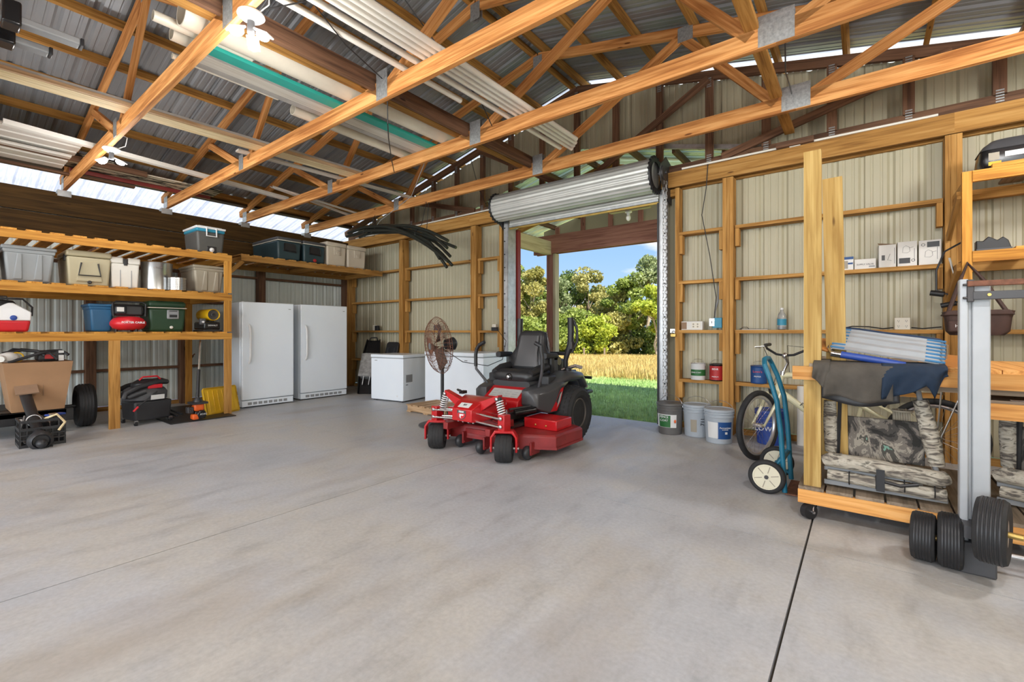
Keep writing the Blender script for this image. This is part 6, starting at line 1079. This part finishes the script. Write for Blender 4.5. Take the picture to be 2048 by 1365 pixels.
part('seat_back', MB().loft([ringz(.76, .22, 1.04, 1.15), ringz(.80, .265, 1.03, 1.17), ringz(.90, .27, 1.05, 1.19), ringz(.985, .215, 1.08, 1.20), ringz(1.05, .185, 1.10, 1.21), ringz(1.14, .18, 1.12, 1.22), ringz(1.185, .165, 1.135, 1.215), ringz(1.205, .12, 1.15, 1.20)]), 'seatblack', t, angle=60); part('back_panel', MB().loft([ringz(.80, .17, 1.015, 1.04), ringz(.95, .14, 1.04, 1.065), ringz(1.15, .13, 1.105, 1.125)]), 'mowgrey', t, angle=60); part('back_shell', MB().loft([ringz(.70, .24, 1.17, 1.20), ringz(1.0, .22, 1.19, 1.22), ringz(1.19, .17, 1.205, 1.235)]), 'blackgloss', t, angle=60)
for s in (-1, 1):
    part('armrest', MB().loft([ringx(.92, .035, .90, .96, .6), ringx(.94, .04, .895, .965, .6), ringx(1.16, .035, .90, .955, .6)], M=Matrix.Translation((s * .315, 0, 0))).box(s * .29 - .012, s * .29 + .012, 1.10, 1.16, .70, .92), 'black', t, angle=60)
    # lap bars
    q = s * .38; LBm = MB().tube([(q * .80, .80, .50), (q * .93, .76, .62), (q * 1.22 if s < 0 else q * 1.12, .70, .77), (q * 1.24 if s < 0 else q * 1.14, .70, .93), (q * 1.20 if s < 0 else q * 1.10, .70, 1.0), (q * 1.10, .70, 1.045), (q * .92, .70, 1.075)], .0155, 10); LB = part('lap_bar', LBm, 'darkgrey', t); part('grip', MB().tube([(q * 1.235 if s < 0 else q * 1.135, .70, .80), (q * 1.24 if s < 0 else q * 1.14, .70, .93), (q * 1.20 if s < 0 else q * 1.10, .70, 1.0), (q * 1.10, .70, 1.045), (q * .90, .70, 1.078)], .021, 10), 'black', LB)
    # fender with decal
    def fr(y, x0, x1, z0, z1, k=.0): return [(s * x0, y, z0), (s * x1, y, z0 + k), (s * x1, y, z1 - .05), (s * (x1 - .06), y, z1), (s * x0, y, z1)]
    FE = part('fender', MB().loft([fr(.60, .235, .36, .44, .585), fr(.64, .235, .42, .40, .60), fr(.78, .235, .47, .345, .615), fr(.88, .22, .495, .345, .64), fr(.95, .2, .50, .44, .665), fr(1.03, .2, .49, .57, .69), fr(1.22, .20, .46, .635, .72), fr(1.45, .20, .44, .62, .70), fr(1.60, .20, .40, .52, .62), fr(1.70, .20, .36, .40, .54)]), 'mowgrey', t, bevel=.012, seg=3, angle=50)
    part('side_decal', MB().add([(s * .477, .79, .36), (s * .498, .885, .36), (s * .505, .955, .46), (s * .498, 1.03, .60), (s * .504, .955, .585), (s * .494, .86, .45)], [(0, 1, 2, 3, 4, 5)]), 'red', FE); part('decal_mark', MB().add([(s * .4995, .875, .39), (s * .5065, .93, .45), (s * .5035, .99, .56), (s * .5065, .935, .53)], [(0, 1, 2, 3)]), 'silverlabel', FE)
    part('fender_top', MB().loft([ringx(.90, .06, .58, .64, .6), ringx(1.0, .10, .61, .69, .6), ringx(1.2, .14, .645, .755, .6), ringx(1.45, .14, .64, .735, .6), ringx(1.64, .09, .52, .62, .6)], M=Matrix.Translation((s * .375, 0, 0))), 'mowgrey', t, angle=60)
    part('control_panel', MB().box(s * .36 - .05, s * .36 + .05, .86, 1.02, .60, .72), 'darkplastic', t, bevel=.015, seg=3); part('fuel_cap', MB().lathe([(.04, 0), (.04, .03), (.03, .04)], 18, (s * .40, 1.30, .748)), 'black', t)
    # rear wheels
    cx = s * .475; RT = part('rear_tire', MB().lathe([(.16, -.10), (.20, -.135), (.25, -.14), (.285, -.115), (.297, -.06), (.300, 0), (.297, .06), (.285, .115), (.25, .14), (.20, .135), (.16, .10)], 48, (cx, 1.22, .297), 'x'), 'blackrub', t, angle=30); m = MB()
    for k in range(36):
        a = 2 * PI * k / 36
        for j, xx in enumerate((-.105, -.06, -.02, .02, .06, .105)): rr = .284 if abs(xx) > .1 else (.294 if abs(xx) > .05 else .298); m.box(xx - .015, xx + .015, -.015, .015, rr - .006, rr + .006, Matrix.Translation((cx, 1.22, .297)) @ Matrix.Rotation(a + (.087 if j % 2 else 0), 4, 'X'))
    part('tread_block', m, 'blackrub', RT, smooth=False); part('rim', MB().lathe([(.165, -.11), (.165, .11), (.155, .115), (.145, .08), (.11, .05), (.05, .045), (.05, -.045), (.11, -.05), (.145, -.08), (.155, -.115)], 32, (cx, 1.22, .297), 'x'), 'rimdull', RT); part('hub', MB().cyl((cx - .07, 1.22, .297), (cx + .07, 1.22, .297), .05), 'darksteel', RT)
    # roll bar upright
    x = s * .30; RB = part('roll_bar', MB().tube([(x, 1.42, .55), (x, 1.42, .86), (s * .33, 1.42, .96), (s * .36, 1.43, 1.05), (s * .365, 1.43, 1.2), (s * .36, 1.43, 1.36)], [.03, .03, .036, .038, .038, .038], 8), 'black', t); part('hinge', MB().box(s * .36 - .035, s * .36 + .035, 1.40, 1.47, .99, 1.08), 'darksteel', RB, bevel=.006); part('strap', MB().tube([(s * .385, 1.46, 1.33), (s * .42, 1.48, 1.22), (s * .42, 1.48, 1.08), (s * .36, 1.46, .95)], .016, 6), 'black', RB)
part('roll_crossbar', MB().box(-.33, .33, 1.40, 1.45, .915, .955), 'black', t, bevel=.006)
# --- engine
EN = part('engine', MB().box(-.24, .24, 1.40, 1.82, .40, .72).cyl((0, 1.58, .70), (0, 1.58, .86), .17), 'darkplastic', t, bevel=.02); part('air_filter', MB().cyl((-.20, 1.50, .84), (.14, 1.50, .84), .07).cyl((.14, 1.5, .84), (.17, 1.5, .84), .05), 'blackgloss', EN); part('filter_label', MB().box(.02, .13, 1.425, 1.432, .82, .87), 'orange', EN); part('hydraulic_tank', MB().cyl((.20, 1.30, .70), (.20, 1.30, .86), .055), 'darkgrey', t); part('muffler', MB().cyl((-.2, 1.88, .48), (.2, 1.88, .48), .07).cyl((.2, 1.88, .50), (.36, 1.84, .52), .022), 'steel', t); part('rear_guard', MB().tube([(-.42, 1.50, .45), (-.40, 1.90, .45), (.40, 1.90, .45), (.42, 1.50, .45)], .022, 8).tube([(-.40, 1.90, .62), (.40, 1.90, .62)], .018, 8), 'black', t); part('side_mirror_lever', MB().tube([(.30, 1.32, .75), (.44, 1.40, .80), (.50, 1.45, .78)], .02, 8), 'chrome', t)
# --- mowing deck
dk = [(.81, .86), (.80, .36), (.46, .185), (.20, .25), (.0, .27), (-.20, .25), (-.46, .185), (-.80, .36), (-.81, .86), (-.55, 1.0), (.55, 1.0)]
D = part('deck_shell', MB().loft([[(x, y, .105) for x, y in dk], [(x, y, .215) for x, y in dk], [(x * .975, .6 + (y - .6) * .96, .235) for x, y in dk]]), 'deckred', t, bevel=.006); part('deck_trim', MB().loft([[(x * 1.008, .6 + (y - .6) * 1.01, .10) for x, y in dk], [(x * 1.008, .6 + (y - .6) * 1.01, .122) for x, y in dk]], cap=False), 'deckred', D)
for s in (-1, 1):
    C = part('belt_cover', MB().box(s * .53 - .19, s * .53 + .19, .50, .80, .235, .335), 'red', t, bevel=.008); m = MB()
    for x in (-.05, .07): m.lathe([(.010, 0), (.010, -.006), (.005, -.010)], 10, (s * .53 + x, .50, .275), 'y')
    part('cover_bolt', m, 'brass', C); part('lift_chain', MB().tube([(s * .24, .34, .42), (s * .24, .34, .24)], .008, 6), 'steel', t); m = MB()
    for k in range(7): m.torus((s * .24, .34, .25 + k * .024), .012, .004, 'x' if k % 2 else 'y', 10, 5)
    part('chain_link', m, 'steel', t)
    part('hanger_arm', MB().cyl((s * .24, .38, .415), (s * .42, .80, .44), .013).box(s * .30 - .03, s * .30 + .03, .30, .62, .25, .275), 'darksteel', t); part('shock_body', MB().cyl((s * .28, .42, .38), (s * .40, .62, .40), .03), 'blackgloss', t); part('spindle_cap', MB().lathe([(.045, 0), (.045, .05), (.02, .065)], 18, (s * .30, .62, .235)), 'darksteel', t)
for x, y in ((-.26, .245), (.085, .165), (.565, .26), (-.60, .28)): RO = part('anti_scalp_roller', MB().lathe([(.02, -.038), (.045, -.036), (.062, -.018), (.066, 0), (.062, .018), (.045, .036), (.02, .038)], 24, (x, y - .03, .068), 'x'), 'darkplastic', t, angle=60); part('roller_bracket', MB().box(x + .035, x + .055, y - .05, y + .10, .05, .17).cyl((x - .04, y - .03, .068), (x + .06, y - .03, .068), .008), 'deckred', RO, bevel=.004)
part('deck_pulley', MB().cyl((0, .55, .24), (0, .55, .30), .11).cyl((-.06, .40, .24), (-.06, .40, .27), .05), 'darksteel', t); part('skid_bar', MB().box(-.45, .45, .245, .262, .15, .20), 'deckred', t, bevel=.003)
